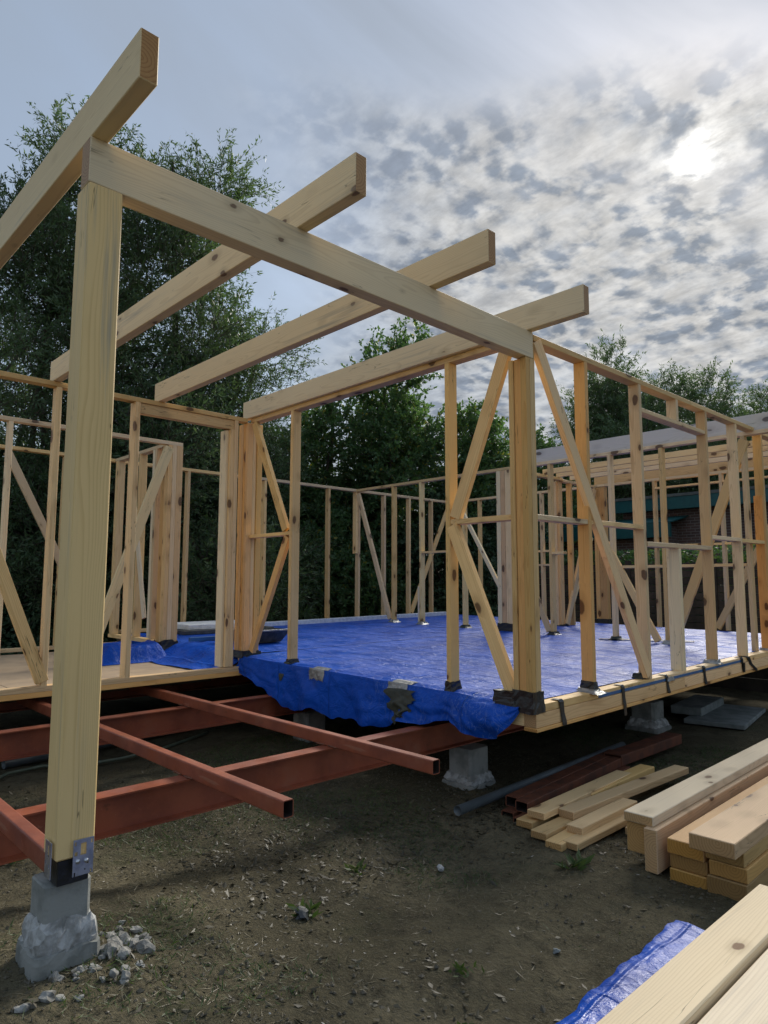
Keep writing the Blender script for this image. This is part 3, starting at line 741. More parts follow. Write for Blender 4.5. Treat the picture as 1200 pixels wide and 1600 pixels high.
p = thing('corner_post', 'far end post of wide boards against the dark fence, foot wrapped in black', 'post', (7.08, 3.4, 0.12), GP)
block('board', 7.03, 7.12, 3.44, 3.52, 0.18, 2.5, 'pine', p, tint=(0.95, 0.85, 0.72)); block('board', 7.03, 7.14, 3.31, 3.435, 0.18, 2.5, 'pine', p, tint=(0.85, 0.72, 0.6))
wrap(p, 7.025, 7.145, 3.305, 3.525, 0.10, 0.19)

# ------------------------------------------------------------------ terrace: post, header, roof beams
p = thing('timber_post', 'tall pale blue-stained timber post on a steel bracket at the left front', 'post', (-3.02, 0.065, -0.185))
pl = block('shaft', -3.087, -2.952, 0.0, 0.13, -0.185, 2.37, 'treated', p, c=0.006)
def bracket():
    # bent plate: front leg with slot and holes, side leg, base
    def plate(o, u, v, w_, h_, holes):
        # grid of cells, cells covered by a hole are left out
        n, mrows = 14, 18; V, Fs = [], []
        o, u, v = Vector(o), Vector(u), Vector(v); nrm = u.cross(v).normalized() * 0.003
        for j in range(mrows + 1):
            for i in range(n + 1): V.append(o + u * (w_ * i / n) + v * (h_ * j / mrows))
        m0 = len(V); V += [q + nrm for q in V]
        def open_(i, j):
            cx, cy = (i + .5) / n, (j + .5) / mrows
            return any(abs(cx - hx) < rx and abs(cy - hy) < ry for hx, hy, rx, ry in holes)
        for j in range(mrows):
            for i in range(n):
                if open_(i, j): continue
                a = j * (n + 1) + i; q = (a, a + 1, a + n + 2, a + n + 1)
                Fs.append(q); Fs.append(tuple(m0 + k for k in q)[::-1])
                for (di, dj, e0, e1) in ((0, -1, 0, 1), (1, 0, 1, 2), (0, 1, 2, 3), (-1, 0, 3, 0)):
                    ii, jj = i + di, j + dj
                    if not (0 <= ii < n and 0 <= jj < mrows) or open_(ii, jj):
                        Fs.append((q[e1], q[e0], m0 + q[e0], m0 + q[e1]))
        return V, Fs
    hl = [(0.5, 0.72, 0.12, 0.15), (0.12, 0.9, 0.05, 0.045), (0.88, 0.9, 0.05, 0.045), (0.12, 0.06, 0.05, 0.04), (0.88, 0.06, 0.05, 0.04), (0.22, 0.40, 0.10, 0.07), (0.72, 0.33, 0.10, 0.07), (0.6, 0.13, 0.06, 0.045), (0.14, 0.62, 0.05, 0.04)]
    V, Fs = plate((-3.032, -0.010, -0.245), (1, 0, 0), (0, 0, 1), 0.072, 0.125, hl)
    mesh('bracket_plate', [tuple(q) for q in V], Fs, M['zinc'], p, (-3.0, 0, -0.2))
    V, Fs = plate((-3.096, 0.075, -0.245), (0, -1, 0), (0, 0, 1), 0.06, 0.125, hl)
    mesh('bracket_plate', [tuple(q) for q in V], Fs, M['zinc'], p, (-3.09, 0.05, -0.2))
    block('bracket_base', -3.075, -2.965, 0.012, 0.12, -0.275, -0.187, 'tape', p, end='tape')
    for (x, z) in ((-2.985, -0.198), (-3.015, -0.195)):
        tube('bolt', [(x, -0.018, z), (x, -0.008, z)], 0.008, 'zinc', p, 8)
bracket()

hb = stick('header_beam', (-3.09, 0.044, 2.462), (-0.048, 0.044, 2.458), 0.088, 0.190, (0, 1, 0), 'pale', c=0.003)
tag(hb, 'long pale header beam from the left timber post to the front corner post', 'beam')
GR = 'overhanging roof beams'
rl = ['steepest-looking roof beam, over the left timber post and cut off at the photo edge', 'second roof beam from the left, crossing the header above the left trees',
      'third roof beam from the left, its tail resting on the terrace back wall', 'roof beam above the terrace side wall, the last overhanging one before the front corner post']
for i, x in enumerate((-3.088, -2.086, -1.118, -0.114)):
    yb = 3.66 if i else 3.70
    o = stick('roof_beam', (x + 0.034, -0.437, 2.556 + 0.0945), (x + 0.034, yb, 2.556 + 0.0945), 0.068, 0.189, (1, 0, 0), 'pale', c=0.003, tint=[(1.0, 0.96, 0.9), (1.0, 0.97, 0.92), (1.0, 0.93, 0.84), (0.97, 0.95, 0.92)][i])
    tag(o, rl[i], 'beam', GR)
o = stick('roof_beam', (4.42, -0.6, 2.65), (4.42, 3.34, 2.65), 0.07, 0.19, (1, 0, 0), 'grey_beam', c=0.003, end='grey_beam')
tag(o, 'long grey weathered roof beam over the middle of the blue floor', 'beam', GR)
for i, (x, y1, lab) in enumerate(((5.40, 3.5, 'slim roof joist just under the grey beam, nearest of the thin ones'), (5.80, 3.5, 'slim roof joist under the grey beam, second of the thin ones'), (6.22, 3.5, 'slim roof joist under the grey beam, farthest of the thin ones'))):
    o = block('roof_joist', x, x + 0.045, -0.4, y1, 2.557, 2.64, 'pine', None, tint=(1.1, 1.15, 1.2)); tag(o, lab, 'joist', 'thin roof joists')
o = block('roof_beam', 7.04, 7.11, -0.4, 3.5, 2.557, 2.69, 'pine', None, tint=(0.95, 0.85, 0.75)); tag(o, 'tan roof beam lying on the far right wall frame under the thin joists', 'beam', GR)

# ------------------------------------------------------------------ floors
p = thing('floor_platform', 'big timber floor platform edged with strapped beams under the blue tarp', 'floor', (3.5, 3.5, -0.16))
def edge(name, x0, x1, z0, z1, y0, y1, tint): 
    return stick(name, (x0, (y0 + y1) / 2, (z0 + z1) / 2 + rise(x0)), (x1, (y0 + y1) / 2, (z0 + z1) / 2 + rise(x1)), y1 - y0, z1 - z0, (0, 1, 0), 'pine', p, tint=tint)
edge('sill_plate', -0.025, 1.62, -0.050, 0.0, 0.0, 0.10, (1.08, 1.06, 1.0)); edge('sill_plate', 1.623, 3.70, -0.050, 0.0, 0.0, 0.10, (1.06, 1.02, 0.95)); edge('sill_plate', 3.703, 6.9, -0.050, 0.0, 0.0, 0.10, (1.0, 0.95, 0.88))
edge('edge_beam', -0.115, 2.2, -0.142, -0.052, -0.008, 0.09, (1.05, 0.95, 0.82)); edge('edge_beam', 2.203, 6.9, -0.142, -0.052, -0.008, 0.09, (1.02, 0.92, 0.8))
edge('bottom_board', -0.118, 6.9, -0.168, -0.144, -0.016, 0.09, (0.95, 0.82, 0.66))
block('edge_beam', -0.112, -0.03, 0.092, 3.5, -0.142, -0.054, 'pine', p); block('edge_beam', -0.05, 0.04, 3.7, 6.95, -0.142, -0.03, 'pine', p)
o = mesh('floor_panel', [(-0.03, 0.09, -0.14), (6.95, 0.09, -0.08), (6.95, 6.95, -0.02), (-0.03, 6.95, -0.02), (-0.03, 0.09, -0.055), (6.95, 0.09, 0.035), (6.95, 6.95, 0.11), (-0.03, 6.95, 0.055)],
         [(3, 2, 1, 0), (4, 5, 6, 7), (0, 1, 5, 4), (1, 2, 6, 5), (2, 3, 7, 6), (3, 0, 4, 7)], M['dark_floor'], p, (3.5, 3.5, -0.14))
block('blue_strip', 0.70, 3.65, -0.0035, -0.0005, -0.043, -0.020, 'bluetape', p) if False else None
stick('blue_strip', (0.70, -0.002, -0.036 + rise(0.7)), (3.62, -0.002, -0.030 + rise(3.62)), 0.022, 0.005, (0, 0, 1), 'bluetape', p, c=0.0005)
for k in range(3):  # added boards on the unseen far sides, keeping light out from under the floor
    block('shade_board', 7.02, 7.045, -0.01, 7.0, -0.80 + 0.215 * k, -0.59 + 0.215 * k, 'fence', p, end='fence')
    block('shade_board', 0.0, 7.0, 7.06, 7.085, -0.80 + 0.215 * k, -0.59 + 0.215 * k, 'fence', p, end='fence')
def strap(x, lean=0.0, w_=0.038, low=-0.185):
    pts = [(x, 0.06, 0.004 + rise(x)), (x, 0.0, 0.007 + rise(x)), (x + lean * .3, -0.010, -0.01 + rise(x)), (x + lean * .5, -0.013, -0.08 + rise(x)), (x + lean, -0.022, -0.145 + rise(x)), (x + lean, -0.024, low + rise(x))]
    V, Fs = [], []
    for k, q in enumerate(pts):
        ww = w_ * (1 + 0.15 * random.uniform(-1, 1))
        V += [(q[0] - ww / 2, q[1], q[2]), (q[0] + ww / 2, q[1], q[2])]
    for k in range(len(pts) - 1): Fs.append((2 * k, 2 * k + 1, 2 * k + 3, 2 * k + 2))
    n = len(V); V += [(a, b - 0.002, c + 0.002) for a, b, c in V]; Fs += [tuple(n + i for i in f)[::-1] for f in Fs]
    mesh('strap', V, Fs, M['tape'], p, pts[0])
strap(0.18, 0.02, 0.05, -0.165); strap(1.06, 0.0, 0.045, -0.22); strap(1.83, 0.02, 0.045, -0.14); strap(2.63, 0.0, 0.05, -0.16); strap(3.72, 0.25, 0.07, -0.16); strap(3.60, 0.02, 0.05, -0.05)
wrap(p, 1.84, 1.95, -0.014, -0.004, -0.03, 0.0, 'silver', name='silver_tape')

p = thing('plywood_floor', 'bare plywood floor of the left room behind the terrace', 'floor', (-1.8, 5.2, -0.15))
for i, x in enumerate((-3.4, -2.2, -1.0)):
    for j, (y0, y1) in enumerate(((3.66, 5.23), (5.232, 6.92))):
        block('panel', x, min(x + 1.195, -0.06), y0 + 0.0015 * i, y1 - 0.002, -0.145, -0.105 + 0.0012 * ((i + j) % 2), 'ply', p, end='ply', c=0.0015)
for y in (4.2, 4.9, 5.6, 6.3): block('joist', -3.4, -0.1, y, y + 0.045, -0.27, -0.147, 'dark_floor', p, end='dark_floor')

# ------------------------------------------------------------------ steel
def prism(name, prof, p0, p1, side, mat, parent=None, hollow=None):
    """extrude a closed profile (u along side, v up) from p0 to p1"""
    p0, p1 = Vector(p0), Vector(p1); s = Vector(side); V, Fs = [], []; inner0 = []
    for q in (p0, p1): V += [q + s * u + Vector((0, 0, v)) for u, v in prof]
    n = len(prof)
    for k in range(n): Fs.append((k, (k + 1) % n, n + (k + 1) % n, n + k))
    if hollow is None:
        Fs.append(tuple(range(n))[::-1]); Fs.append(tuple(range(n, 2 * n)))
    else:
        d = (p1 - p0).normalized()
        for e, q, sg in ((0, p0, 1), (1, p1, -1)):
            b = len(V); V += [q + s * u + Vector((0, 0, v)) for u, v in hollow]
            b2 = len(V); V += [q + d * sg * min(2.2, 0.42 * (p1 - p0).length) + s * u + Vector((0, 0, v)) for u, v in hollow]
            for k in range(n): k2 = (k + 1) % n; Fs.append((e * n + k, e * n + k2, b + k2, b + k))
            inner0.append(len(Fs))
            for k in range(n): k2 = (k + 1) % n; Fs.append((b + k, b + k2, b2 + k2, b2 + k))
            Fs.append(tuple(range(b2, b2 + n))); inner0.append(len(Fs))
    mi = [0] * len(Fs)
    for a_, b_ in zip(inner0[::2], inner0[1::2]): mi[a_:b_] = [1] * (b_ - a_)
    o = mesh(name, [tuple(v) for v in V], Fs, [M[mat], M['shade_inside']], parent, tuple((p0 + p1) / 2), mi=mi)
    bm = bmesh.new(); bm.from_mesh(o.data); bmesh.ops.recalc_face_normals(bm, faces=bm.faces); bm.to_mesh(o.data); bm.free()
    return o
def rrect(w_, h_, r=0.008, v0=0.0):
    P = []
    for (cx, cy, a0) in ((w_ / 2 - r, r, -90), (w_ / 2 - r, h_ - r, 0), (-w_ / 2 + r, h_ - r, 90), (-w_ / 2 + r, r, 180)):
        for k in range(4):
            a = R(a0 + 30 * k); P.append((cx + r * math.cos(a), v0 + cy + r * math.sin(a)))
    return P
BOXO = rrect(0.06, 0.08); BOXI = [(u * 0.86, 0.04 + (v - 0.04) * 0.89) for u, v in BOXO]
GS = 'red steel box beams under the terrace'
for i, (x, y0, lab) in enumerate(((-3.035, 0.125, 'red steel box beam running back from the left post bracket'), (-2.045, 0.055, 'red steel box beam with its dark open end left of the middle of the ground'), (-1.01, 0.068, 'red steel box beam with its open end pointing at the right concrete pier'))):
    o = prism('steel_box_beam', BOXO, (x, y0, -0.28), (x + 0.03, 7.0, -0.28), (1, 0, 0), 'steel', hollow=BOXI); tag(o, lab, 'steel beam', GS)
    for yc in (0.96, 1.09, 2.96, 3.09):
        for sx in (-1, 1):
            xw = x + sx * 0.033 + 0.03 * (yc - y0) / 7
            q = tube('weld_seam', [(xw, yc - 0.05 + 0.02 * k, -0.277 + 0.004 * random.random()) for k in range(6)], [0.003, 0.006, 0.0055, 0.0065, 0.006, 0.003], 'rust', None, 6)
            q.parent = o; q.matrix_basis = Matrix.Translation(Vector(q.location) - Vector(o.matrix_basis.translation))
IP = [(-0.055, 0), (0.055, 0), (0.055, 0.009), (0.006, 0.014), (0.006, 0.186), (0.055, 0.191), (0.055, 0.2), (-0.055, 0.2), (-0.055, 0.191), (-0.006, 0.186), (-0.006, 0.014), (-0.055, 0.009)]
GI = 'red steel girders'
for y0, y1, lab in ((0.985, 1.04, 'front red steel girder under the box beams, passing behind the left post'), (2.97, 3.07, 'second red steel girder, below the sill of the terrace back wall'), (5.0, 5.05, 'rear red steel girder in the dark under the left room')):
    o = prism('steel_girder', IP, (-4.9, y0 - 0.02, -0.481), (6.9, y1 + 0.06, -0.481), (0, 1, 0), 'steel'); tag(o, lab, 'steel girder', GI)

# ------------------------------------------------------------------ concrete piers
def pier(x, y, wd, top, label, collar=True, rot=0.0, basew=1.3, ch=0.12):
    g = float(GZ(x, y)); p = thing('concrete_pier', label, 'pier', (x, y, g), 'concrete piers')
    def lath(name, prof, mat, jag=0.0, n=28, square=6.0):
        V, Fs = [], []
        for (r, z) in prof:
            for k in range(n):
                a = 2 * math.pi * k / n + math.pi / n + rot
                c_, s_ = math.cos(a - rot), math.sin(a - rot)
                q = r / (abs(c_) ** square + abs(s_) ** square) ** (1 / square)
                q *= 1 + jag * random.uniform(-1, 1)
                V.append((x + q * math.cos(a), y + q * math.sin(a), z + jag * 0.25 * random.uniform(-1, 1)))
        for j in range(len(prof) - 1):
            for k in range(n): Fs.append((j * n + k, j * n + (k + 1) % n, (j + 1) * n + (k + 1) % n, (j + 1) * n + k))
        Fs.append(tuple((len(prof) - 1) * n + k for k in range(n)))
        return mesh(name, V, Fs, M[mat], p, (x, y, g), smooth=False)
    h = wd / 2
    lath('shaft', [(h, g - 0.1), (h, g + 0.3 * (top - g)), (h, top - 0.004), (h - 0.006, top)], 'concrete', 0.006, 32, 14)
    if collar:
        lath('mortar_collar', [(h * basew * 0.98, g + 0.25 * ch), (h * basew, g + 0.4 * ch), (h * basew * 0.98, g + 0.55 * ch), (h * basew * 0.94, g + 0.72 * ch), (h * 1.10, g + 0.92 * ch), (h * 1.01, g + ch)], 'mortar', 0.055, 44, 9)
        lath('footing', [(h * basew * 1.14, g - 0.1), (h * basew * 1.10, g + 0.18 * ch), (h * basew * 1.07, g + 0.32 * ch), (h * basew * 0.95, g + 0.36 * ch)], 'concrete', 0.022, 40, 12)
    return p
pier(-3.02, 0.125, 0.165, -0.281, 'small crumbly concrete pier carrying the left timber post', basew=1.3, ch=0.15)
pier(0.35, 0.95, 0.235, -0.483, 'square concrete pier under the hanging tarp beside the grey pipe', basew=1.25, ch=0.09)
pier(0.35, 3.02, 0.25, -0.483, 'concrete pier in the shade between the two red girders', collar=False)
pier(3.45, 0.95, 0.27, -0.483, 'concrete pier in deep shade under the right floor edge')
pier(3.4, 3.05, 0.27, -0.483, 'concrete pier far back under the blue floor')

# rubble at the left pier
def rock(name, c, r, mat, label=None, cat=None, group=None, sub=1):
    bm = bmesh.new(); bmesh.ops.create_icosphere(bm, subdivisions=sub, radius=1.0)
    off = Vector((random.uniform(0, 50), random.uniform(0, 50), 0))
    sx, sy, sz = [random.uniform(0.7, 1.25) for _ in range(3)]
    for v in bm.verts:
        k = random.uniform(0.90, 1.08) * (0.45 + 1.1 * float(vnoise(v.co.x * 1.3 + v.co.z * 1.7 + off.x, v.co.y * 1.3 - v.co.z + off.y))); v.co = Vector((v.co.x * sx * k, v.co.y * sy * k, v.co.z * sz * 0.75 * k)) * r
    me = bpy.data.meshes.new(name); bm.to_mesh(me); bm.free(); me.materials.append(M[mat])
    o = bpy.data.objects.new(name, me); COL.objects.link(o); o.location = c; o.rotation_euler = (0, 0, random.uniform(0, 6))
    if label: tag(o, label, cat, group)
    return o
for k in range(54):
    a = random.uniform(-2.2, 0.7); d = 0.15 + 0.19 * random.random() ** 1.6
    x, y = -3.0 + d * math.cos(a) * 1.05, 0.11 + d * math.sin(a)
    r = random.uniform(0.010, 0.026) if k > 6 else random.uniform(0.028, 0.038)
    rock('rubble_lump', (x, y, float(GZ(x, y)) + r * 0.1), r, 'rubble', ('larger ' if k <= 6 else 'small ') + 'crumbled concrete lump on the soil ' + ('right of' if a > -0.75 else 'in front of') + ' the left pier', 'rubble', 'rubble round the left pier', 2)
for k in range(7):
    x, y = random.uniform(-3.42, -3.2), random.uniform(-0.15, 0.15)
    r = random.uniform(0.015, 0.035)
    rock('rubble_lump', (x, y, float(GZ(x, y)) + r * 0.2), r, 'rubble', 'crumbled pale concrete lump at the left photo edge beside the left pier', 'rubble', 'rubble round the left pier', 2)

# ------------------------------------------------------------------ blue tarp over the floor
def build_tarp():
    p = thing('blue_tarp', 'large blue tarpaulin spread over the floor and hanging down its terrace edge', 'tarpaulin', (3.0, 3.3, 0.05))
    V, Fq = [], []
    def sheet(Pts):
        ny, nx = Pts.shape[:2]; b = sum(len(a) for a in V)
        V.append(Pts.reshape(-1, 3)); i = np.arange(nx - 1)[None, :] + np.arange(ny - 1)[:, None] * nx + b
        Fq.append(np.stack([i, i + 1, i + 1 + nx, i + nx], -1).reshape(-1, 4))
    # top plus the front skirt as one sheet: s runs down the skirt (negative) and then over the floor
    ys = np.concatenate([np.arange(0.10, 3.62, 0.02)])
    sk = np.linspace(-1, 0, 22); flat = np.concatenate([np.arange(0.015, 0.5, 0.025), np.arange(0.5, 7.02, 0.06)])
    Yg = ys[:, None]
    drop = np.interp(ys, [0.10, 0.16, 0.30, 0.45, 0.62, 0.72, 0.80, 1.0, 1.25, 1.5, 2.0, 2.4, 2.70, 2.85, 3.05, 3.2, 3.45, 3.62],
                     [0.07, 0.13, 0.25, 0.275, 0.24, 0.19, 0.23, 0.285, 0.30, 0.365, 0.385, 0.37, 0.41, 0.38, 0.29, 0.24, 0.17, 0.12])
    drop = drop + 0.05 * (vnoise(ys * 4.3, ys * 0) - 0.5) + 0.03 * (vnoise(ys * 11, ys * 0 + 8) - 0.5)
    edge_x = -0.10; ez = FZ(edge_x, ys)
    T = -sk[None, :]                              # 0 at the floor edge, 1 at the hem
    bulge = np.exp(-((ys - 0.36) / 0.24) ** 2)[:, None]
    fold = 0.030 * np.sin(Yg * 8 + 9.0 * vnoise(Yg * 2.2, Yg * 0 + 4) + T * 1.5) * (0.4 + vnoise(Yg * 1.7, Yg * 0 + 12)) + 0.05 * (vnoise(Yg * 5.5, T * 1.4 + 3) - 0.5) + 0.03 * (vnoise(Yg * 14 + T * 3, T * 4) - 0.5)
    diag = 0.05 * np.abs(vnoise(Yg * 3.4 + T * 1.6, T * 0.5 + 21) - 0.5) * 2 + 0.012 * np.abs(np.sin(T * 9 + 5 * vnoise(Yg * 2.6, T)))
    xo = edge_x - 0.018 * np.minimum(T * 8, 1) - T * (0.02 + 0.02 * np.sin(Yg * 2)) - T ** 0.7 * (fold + diag * 0.8) - bulge * 0.10 * np.sin(np.pi * np.minimum(T * 1.0, 1) ** 0.8)
    pinch = np.exp(-((ys - 0.76) / 0.05) ** 2)[:, None]
    xo = xo + pinch * 0.05 * T; xo = np.minimum(xo, -0.117 - 0.006 * T)
    zo = ez[:, None] - T * drop[:, None] + 0.006 * (vnoise(Yg * 9, T * 3) - 0.5)
    fx = edge_x + 0.012 + flat[None, :]
    fz = FZ(fx, Yg) + 0.012 * (fbm(fx * 2.4, Yg * 2.4 + 7, 3) - 0.44) + 0.006 * (np.abs(fbm(fx * 5, Yg * 8, 3) - 0.44)) + 0.004
    rnd_ = sstep(0.0, 0.07, flat)[None, :]
    fz = FZ(edge_x, Yg) - 0.012 + (fz - FZ(edge_x, Yg) + 0.012) * rnd_
    top = np.stack([np.broadcast_to(fx, fz.shape), np.broadcast_to(Yg, fz.shape), fz], -1)
    skirt = np.stack([xo, np.broadcast_to(Yg, xo.shape), zo], -1)
    sheet(np.concatenate([skirt, top], 1))
    # rear part of the floor, with a lap onto the plywood at the left
    ys2 = np.concatenate([np.arange(3.62, 6.62, 0.05)])
    xs2 = np.concatenate([np.arange(-0.47, 0.6, 0.03), np.arange(0.6, 6.92, 0.06)])
    Xg, Yg2 = np.meshgrid(xs2, ys2)
    left = sstep(-0.42, 0.10, Xg + 0.06 * (vnoise(Yg2 * 4, Xg * 4) - 0.5))
    zf = FZ(Xg, Yg2) + 0.012 * (fbm(Xg * 2.4, Yg2 * 2.4 + 7, 3) - 0.44) + 0.004 + 0.006 * np.abs(fbm(Xg * 5, Yg2 * 8, 3) - 0.44)
    zf = -0.098 + (zf + 0.098) * left + 0.05 * (fbm(Xg * 5, Yg2 * 5, 3) - 0.40) * (1 - sstep(0.15, 0.7, Xg))
    zf = np.maximum(zf, np.where(Xg < -0.06, -0.098, -1)) 
    Xg2 = Xg + np.where(Xg < -0.40, 0.05 * (vnoise(Yg2 * 3, Yg2 * 0) - 0.5), 0)
    sheet(np.stack([Xg2, Yg2, zf], -1))
    Vv = np.concatenate(V); Ff = np.concatenate(Fq)
    fast_mesh('sheet', Vv, Ff, M['tarp'], p, loc=(3.0, 3.3, 0.05))
    # patches of tape on the skirt follow the sheet's own points
    A = np.concatenate([skirt, top], 1)
    def patch(name, y0, y1, c0, c1, mat, lift, rag=0.0, taper=1.0):
        j0, j1 = np.searchsorted(ys, y0), np.searchsorted(ys, y1)
        sub = A[j0:j1 + 1, c0:c1 + 1].copy()
        sub[..., 0] -= lift; sub[..., 2] += lift * 0.6
        if taper < 1:
            f = np.linspace(taper, 1, sub.shape[1])[None, :] * (1 + 0.35 * (rng.random((1, sub.shape[1])) - 0.5)); ym = (y0 + y1) / 2
            sub[..., 1] = ym + 0.03 * np.sin(np.arange(sub.shape[1]))[None, :] + (sub[..., 1] - ym) * f
            sub[..., 0] = np.minimum(sub[..., 0], sub[..., 0].mean(0, keepdims=True)) - 0.006
        if rag:
            sub[:, 0, 2] += rag * (rng.random(sub.shape[0]) - 0.3)
            sub[0, :, 1] += rag * (rng.random(sub.shape[1]) - 0.5); sub[-1, :, 1] += rag * (rng.random(sub.shape[1]) - 0.5)
        ny, nx = sub.shape[:2]; i = np.arange(nx - 1)[None, :] + np.arange(ny - 1)[:, None] * nx
        fast_mesh(name, sub.reshape(-1, 3), np.stack([i, i + 1, i + 1 + nx, i + nx], -1).reshape(-1, 4), M[mat], p, loc=(-0.1, (y0 + y1) / 2, -0.05))
    patch('silver_patch', 2.20, 2.42, 15, 24, 'silver', 0.004, 0.015)
    patch('silver_patch', 1.15, 1.38, 17, 25, 'silver', 0.006, 0.015)
    patch('dark_patch', 1.03, 1.37, 2, 18, 'membrane', 0.008, 0.03, 0.3)
    return p
build_tarp()
def heap():
    xs = np.linspace(-1.05, -0.2, 40); ys = np.linspace(4.95, 5.55, 30); X_, Y_ = np.meshgrid(xs, ys)
    e = sstep(-1.05, -0.85, X_) * sstep(-0.15, -0.3, X_) * sstep(4.95, 5.10, Y_) * sstep(5.55, 5.40, Y_)
    Z_ = -0.10 + e * (0.16 + 0.16 * (fbm(X_ * 4, Y_ * 4 + 5, 4) - 0.35)) + 0.01 * (vnoise(X_ * 14, Y_ * 14) - 0.5) * e
    i = np.arange(39)[None, :] + np.arange(29)[:, None] * 40
    o = fast_mesh('folded_tarp', np.stack([X_, Y_, Z_], -1).reshape(-1, 3), np.stack([i, i + 1, i + 41, i + 40], -1).reshape(-1, 4), M['tarp'], loc=(-0.6, 5.25, -0.1))
    tag(o, 'crumpled blue tarpaulin heaped over the sill left of the black-taped post', 'tarpaulin')
heap()

# ------------------------------------------------------------------ things on the floor
o = stick('flashing_strip', (1.9, 6.60, FZ(1.9, 6.6) + 0.035), (6.6, 6.66, FZ(6.6, 6.6) + 0.035), 0.16, 0.07, (0, 1, 0), 'foil', end='foil', c=0.004)
tag(o, 'silver flashing strip along the back edge of the blue floor', 'flashing strip')
def foam():
    p = thing('foam_board', 'white foam boards on a dark sheet at the back left of the blue floor', 'insulation board', (1.1, 6.6, 0.1))
    block('board', 0.62, 1.85, 6.12, 6.88, 0.150, 0.22, 'foam', p, end='foam', c=0.006); block('base_sheet', 0.50, 1.95, 6.0, 6.9, 0.095, 0.148, 'tub', p, end='tub', c=0.004)
    for k in range(5): rock('screw_lump', (0.78 + 0.2 * k, 6.16, 0.15), 0.03, 'tub').parent = p
    for c in p.children:
        if c.name.startswith('screw'): c.matrix_basis = Matrix.Translation(-Vector(p.location)) @ c.matrix_basis
foam()
def tub():
    p = thing('mixing_tub', 'black plastic mixing tub lying by the terrace corner of the blue floor', 'tub', (0.75, 4.65, 0.07))
    x0, x1, y0, y1, zb = 0.45, 1.05, 4.3, 4.95, FZ(0.75, 4.65) + 0.012
    V, Fs = [], []
    for (k, z) in ((0.10, zb), (0.03, zb + 0.12), (0.0, zb + 0.15), (0.03, zb + 0.155), (0.05, zb + 0.14), (0.115, zb + 0.02)):
        V += [(x0 + k, y0 + k, z), (x1 - k, y0 + k, z), (x1 - k, y1 - k, z), (x0 + k, y1 - k, z)]
    for j in range(5):
        for k in range(4): Fs.append((j * 4 + k, j * 4 + (k + 1) % 4, (j + 1) * 4 + (k + 1) % 4, (j + 1) * 4 + k))
    Fs.append((3, 2, 1, 0)); Fs.append((20, 21, 22, 23))
    mesh('basin', V, Fs, M['tub'], p, (0.75, 4.65, zb))
    V2 = []
    block('rim', x0 + 0.01, x1 - 0.01, y0 - 0.012, y0 + 0.012, zb + 0.14, zb + 0.16, 'silver', p, end='silver')
tub()
o = block('blue_level', 0.12, 0.62, 5.12, 5.17, FZ(0.3, 5.1) + 0.012, FZ(0.3, 5.1) + 0.06, 'bluetape', None, end='bluetape'); tag(o, 'flat bright blue strip lying right of the black-taped post', 'tool')
def wavy_strip(name, pts, wid, mat, label):
    V, Fs = [], []
    for i, (x, y) in enumerate(pts):
        d = Vector((pts[min(i + 1, len(pts) - 1)][0] - pts[max(i - 1, 0)][0], pts[min(i + 1, len(pts) - 1)][1] - pts[max(i - 1, 0)][1])).normalized()
        for s in (-1, 1): V.append((x - d.y * wid / 2 * s, y + d.x * wid / 2 * s, FZ(x, y) + 0.018 + 0.006 * random.random()))
    for i in range(len(pts) - 1): Fs.append((2 * i, 2 * i + 1, 2 * i + 3, 2 * i + 2))
    n = len(V); V += [(a, b, c - 0.003) for a, b, c in V]; Fs += [tuple(n + k for k in f)[::-1] for f in Fs]
    o = mesh(name, V, Fs, M[mat], None, (*pts[0], 0.06)); tag(o, label, 'tape strip')
wavy_strip('tape_strip', [(4.25, 1.95), (4.4, 1.72), (4.55, 1.45), (4.7, 1.15), (4.8, 0.95)], 0.10, 'tape', 'black tape strip lying across the blue floor behind the long brace')

# ------------------------------------------------------------------ piles in front
GT = 'stack of heavy timbers at the right'
st = [  # x0, y0, y1, z0, z1, label, mat, tint, x1, yaw
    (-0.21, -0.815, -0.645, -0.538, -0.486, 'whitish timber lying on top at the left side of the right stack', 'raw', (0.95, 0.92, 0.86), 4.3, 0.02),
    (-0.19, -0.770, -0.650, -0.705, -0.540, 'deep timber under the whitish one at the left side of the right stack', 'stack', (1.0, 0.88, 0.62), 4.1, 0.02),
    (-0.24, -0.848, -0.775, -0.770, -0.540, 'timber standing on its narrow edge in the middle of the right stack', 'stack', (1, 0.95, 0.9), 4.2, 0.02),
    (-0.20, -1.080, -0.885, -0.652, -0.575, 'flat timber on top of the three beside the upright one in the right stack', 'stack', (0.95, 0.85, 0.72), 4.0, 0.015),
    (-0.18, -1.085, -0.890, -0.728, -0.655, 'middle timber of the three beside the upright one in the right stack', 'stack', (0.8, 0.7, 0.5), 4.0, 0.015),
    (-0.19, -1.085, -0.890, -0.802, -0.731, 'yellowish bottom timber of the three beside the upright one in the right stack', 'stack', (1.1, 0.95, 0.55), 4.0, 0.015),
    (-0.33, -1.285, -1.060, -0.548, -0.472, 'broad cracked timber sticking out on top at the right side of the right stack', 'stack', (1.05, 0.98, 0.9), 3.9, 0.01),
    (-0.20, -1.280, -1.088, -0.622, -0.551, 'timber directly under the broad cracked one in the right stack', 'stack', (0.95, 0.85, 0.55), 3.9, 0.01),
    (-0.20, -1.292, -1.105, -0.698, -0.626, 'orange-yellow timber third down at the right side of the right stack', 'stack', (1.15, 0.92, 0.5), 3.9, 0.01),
    (-0.21, -1.290, -1.095, -0.790, -0.702, 'dark bottom timber at the right side of the right stack', 'stack', (0.75, 0.66, 0.45), 3.9, 0.01)]
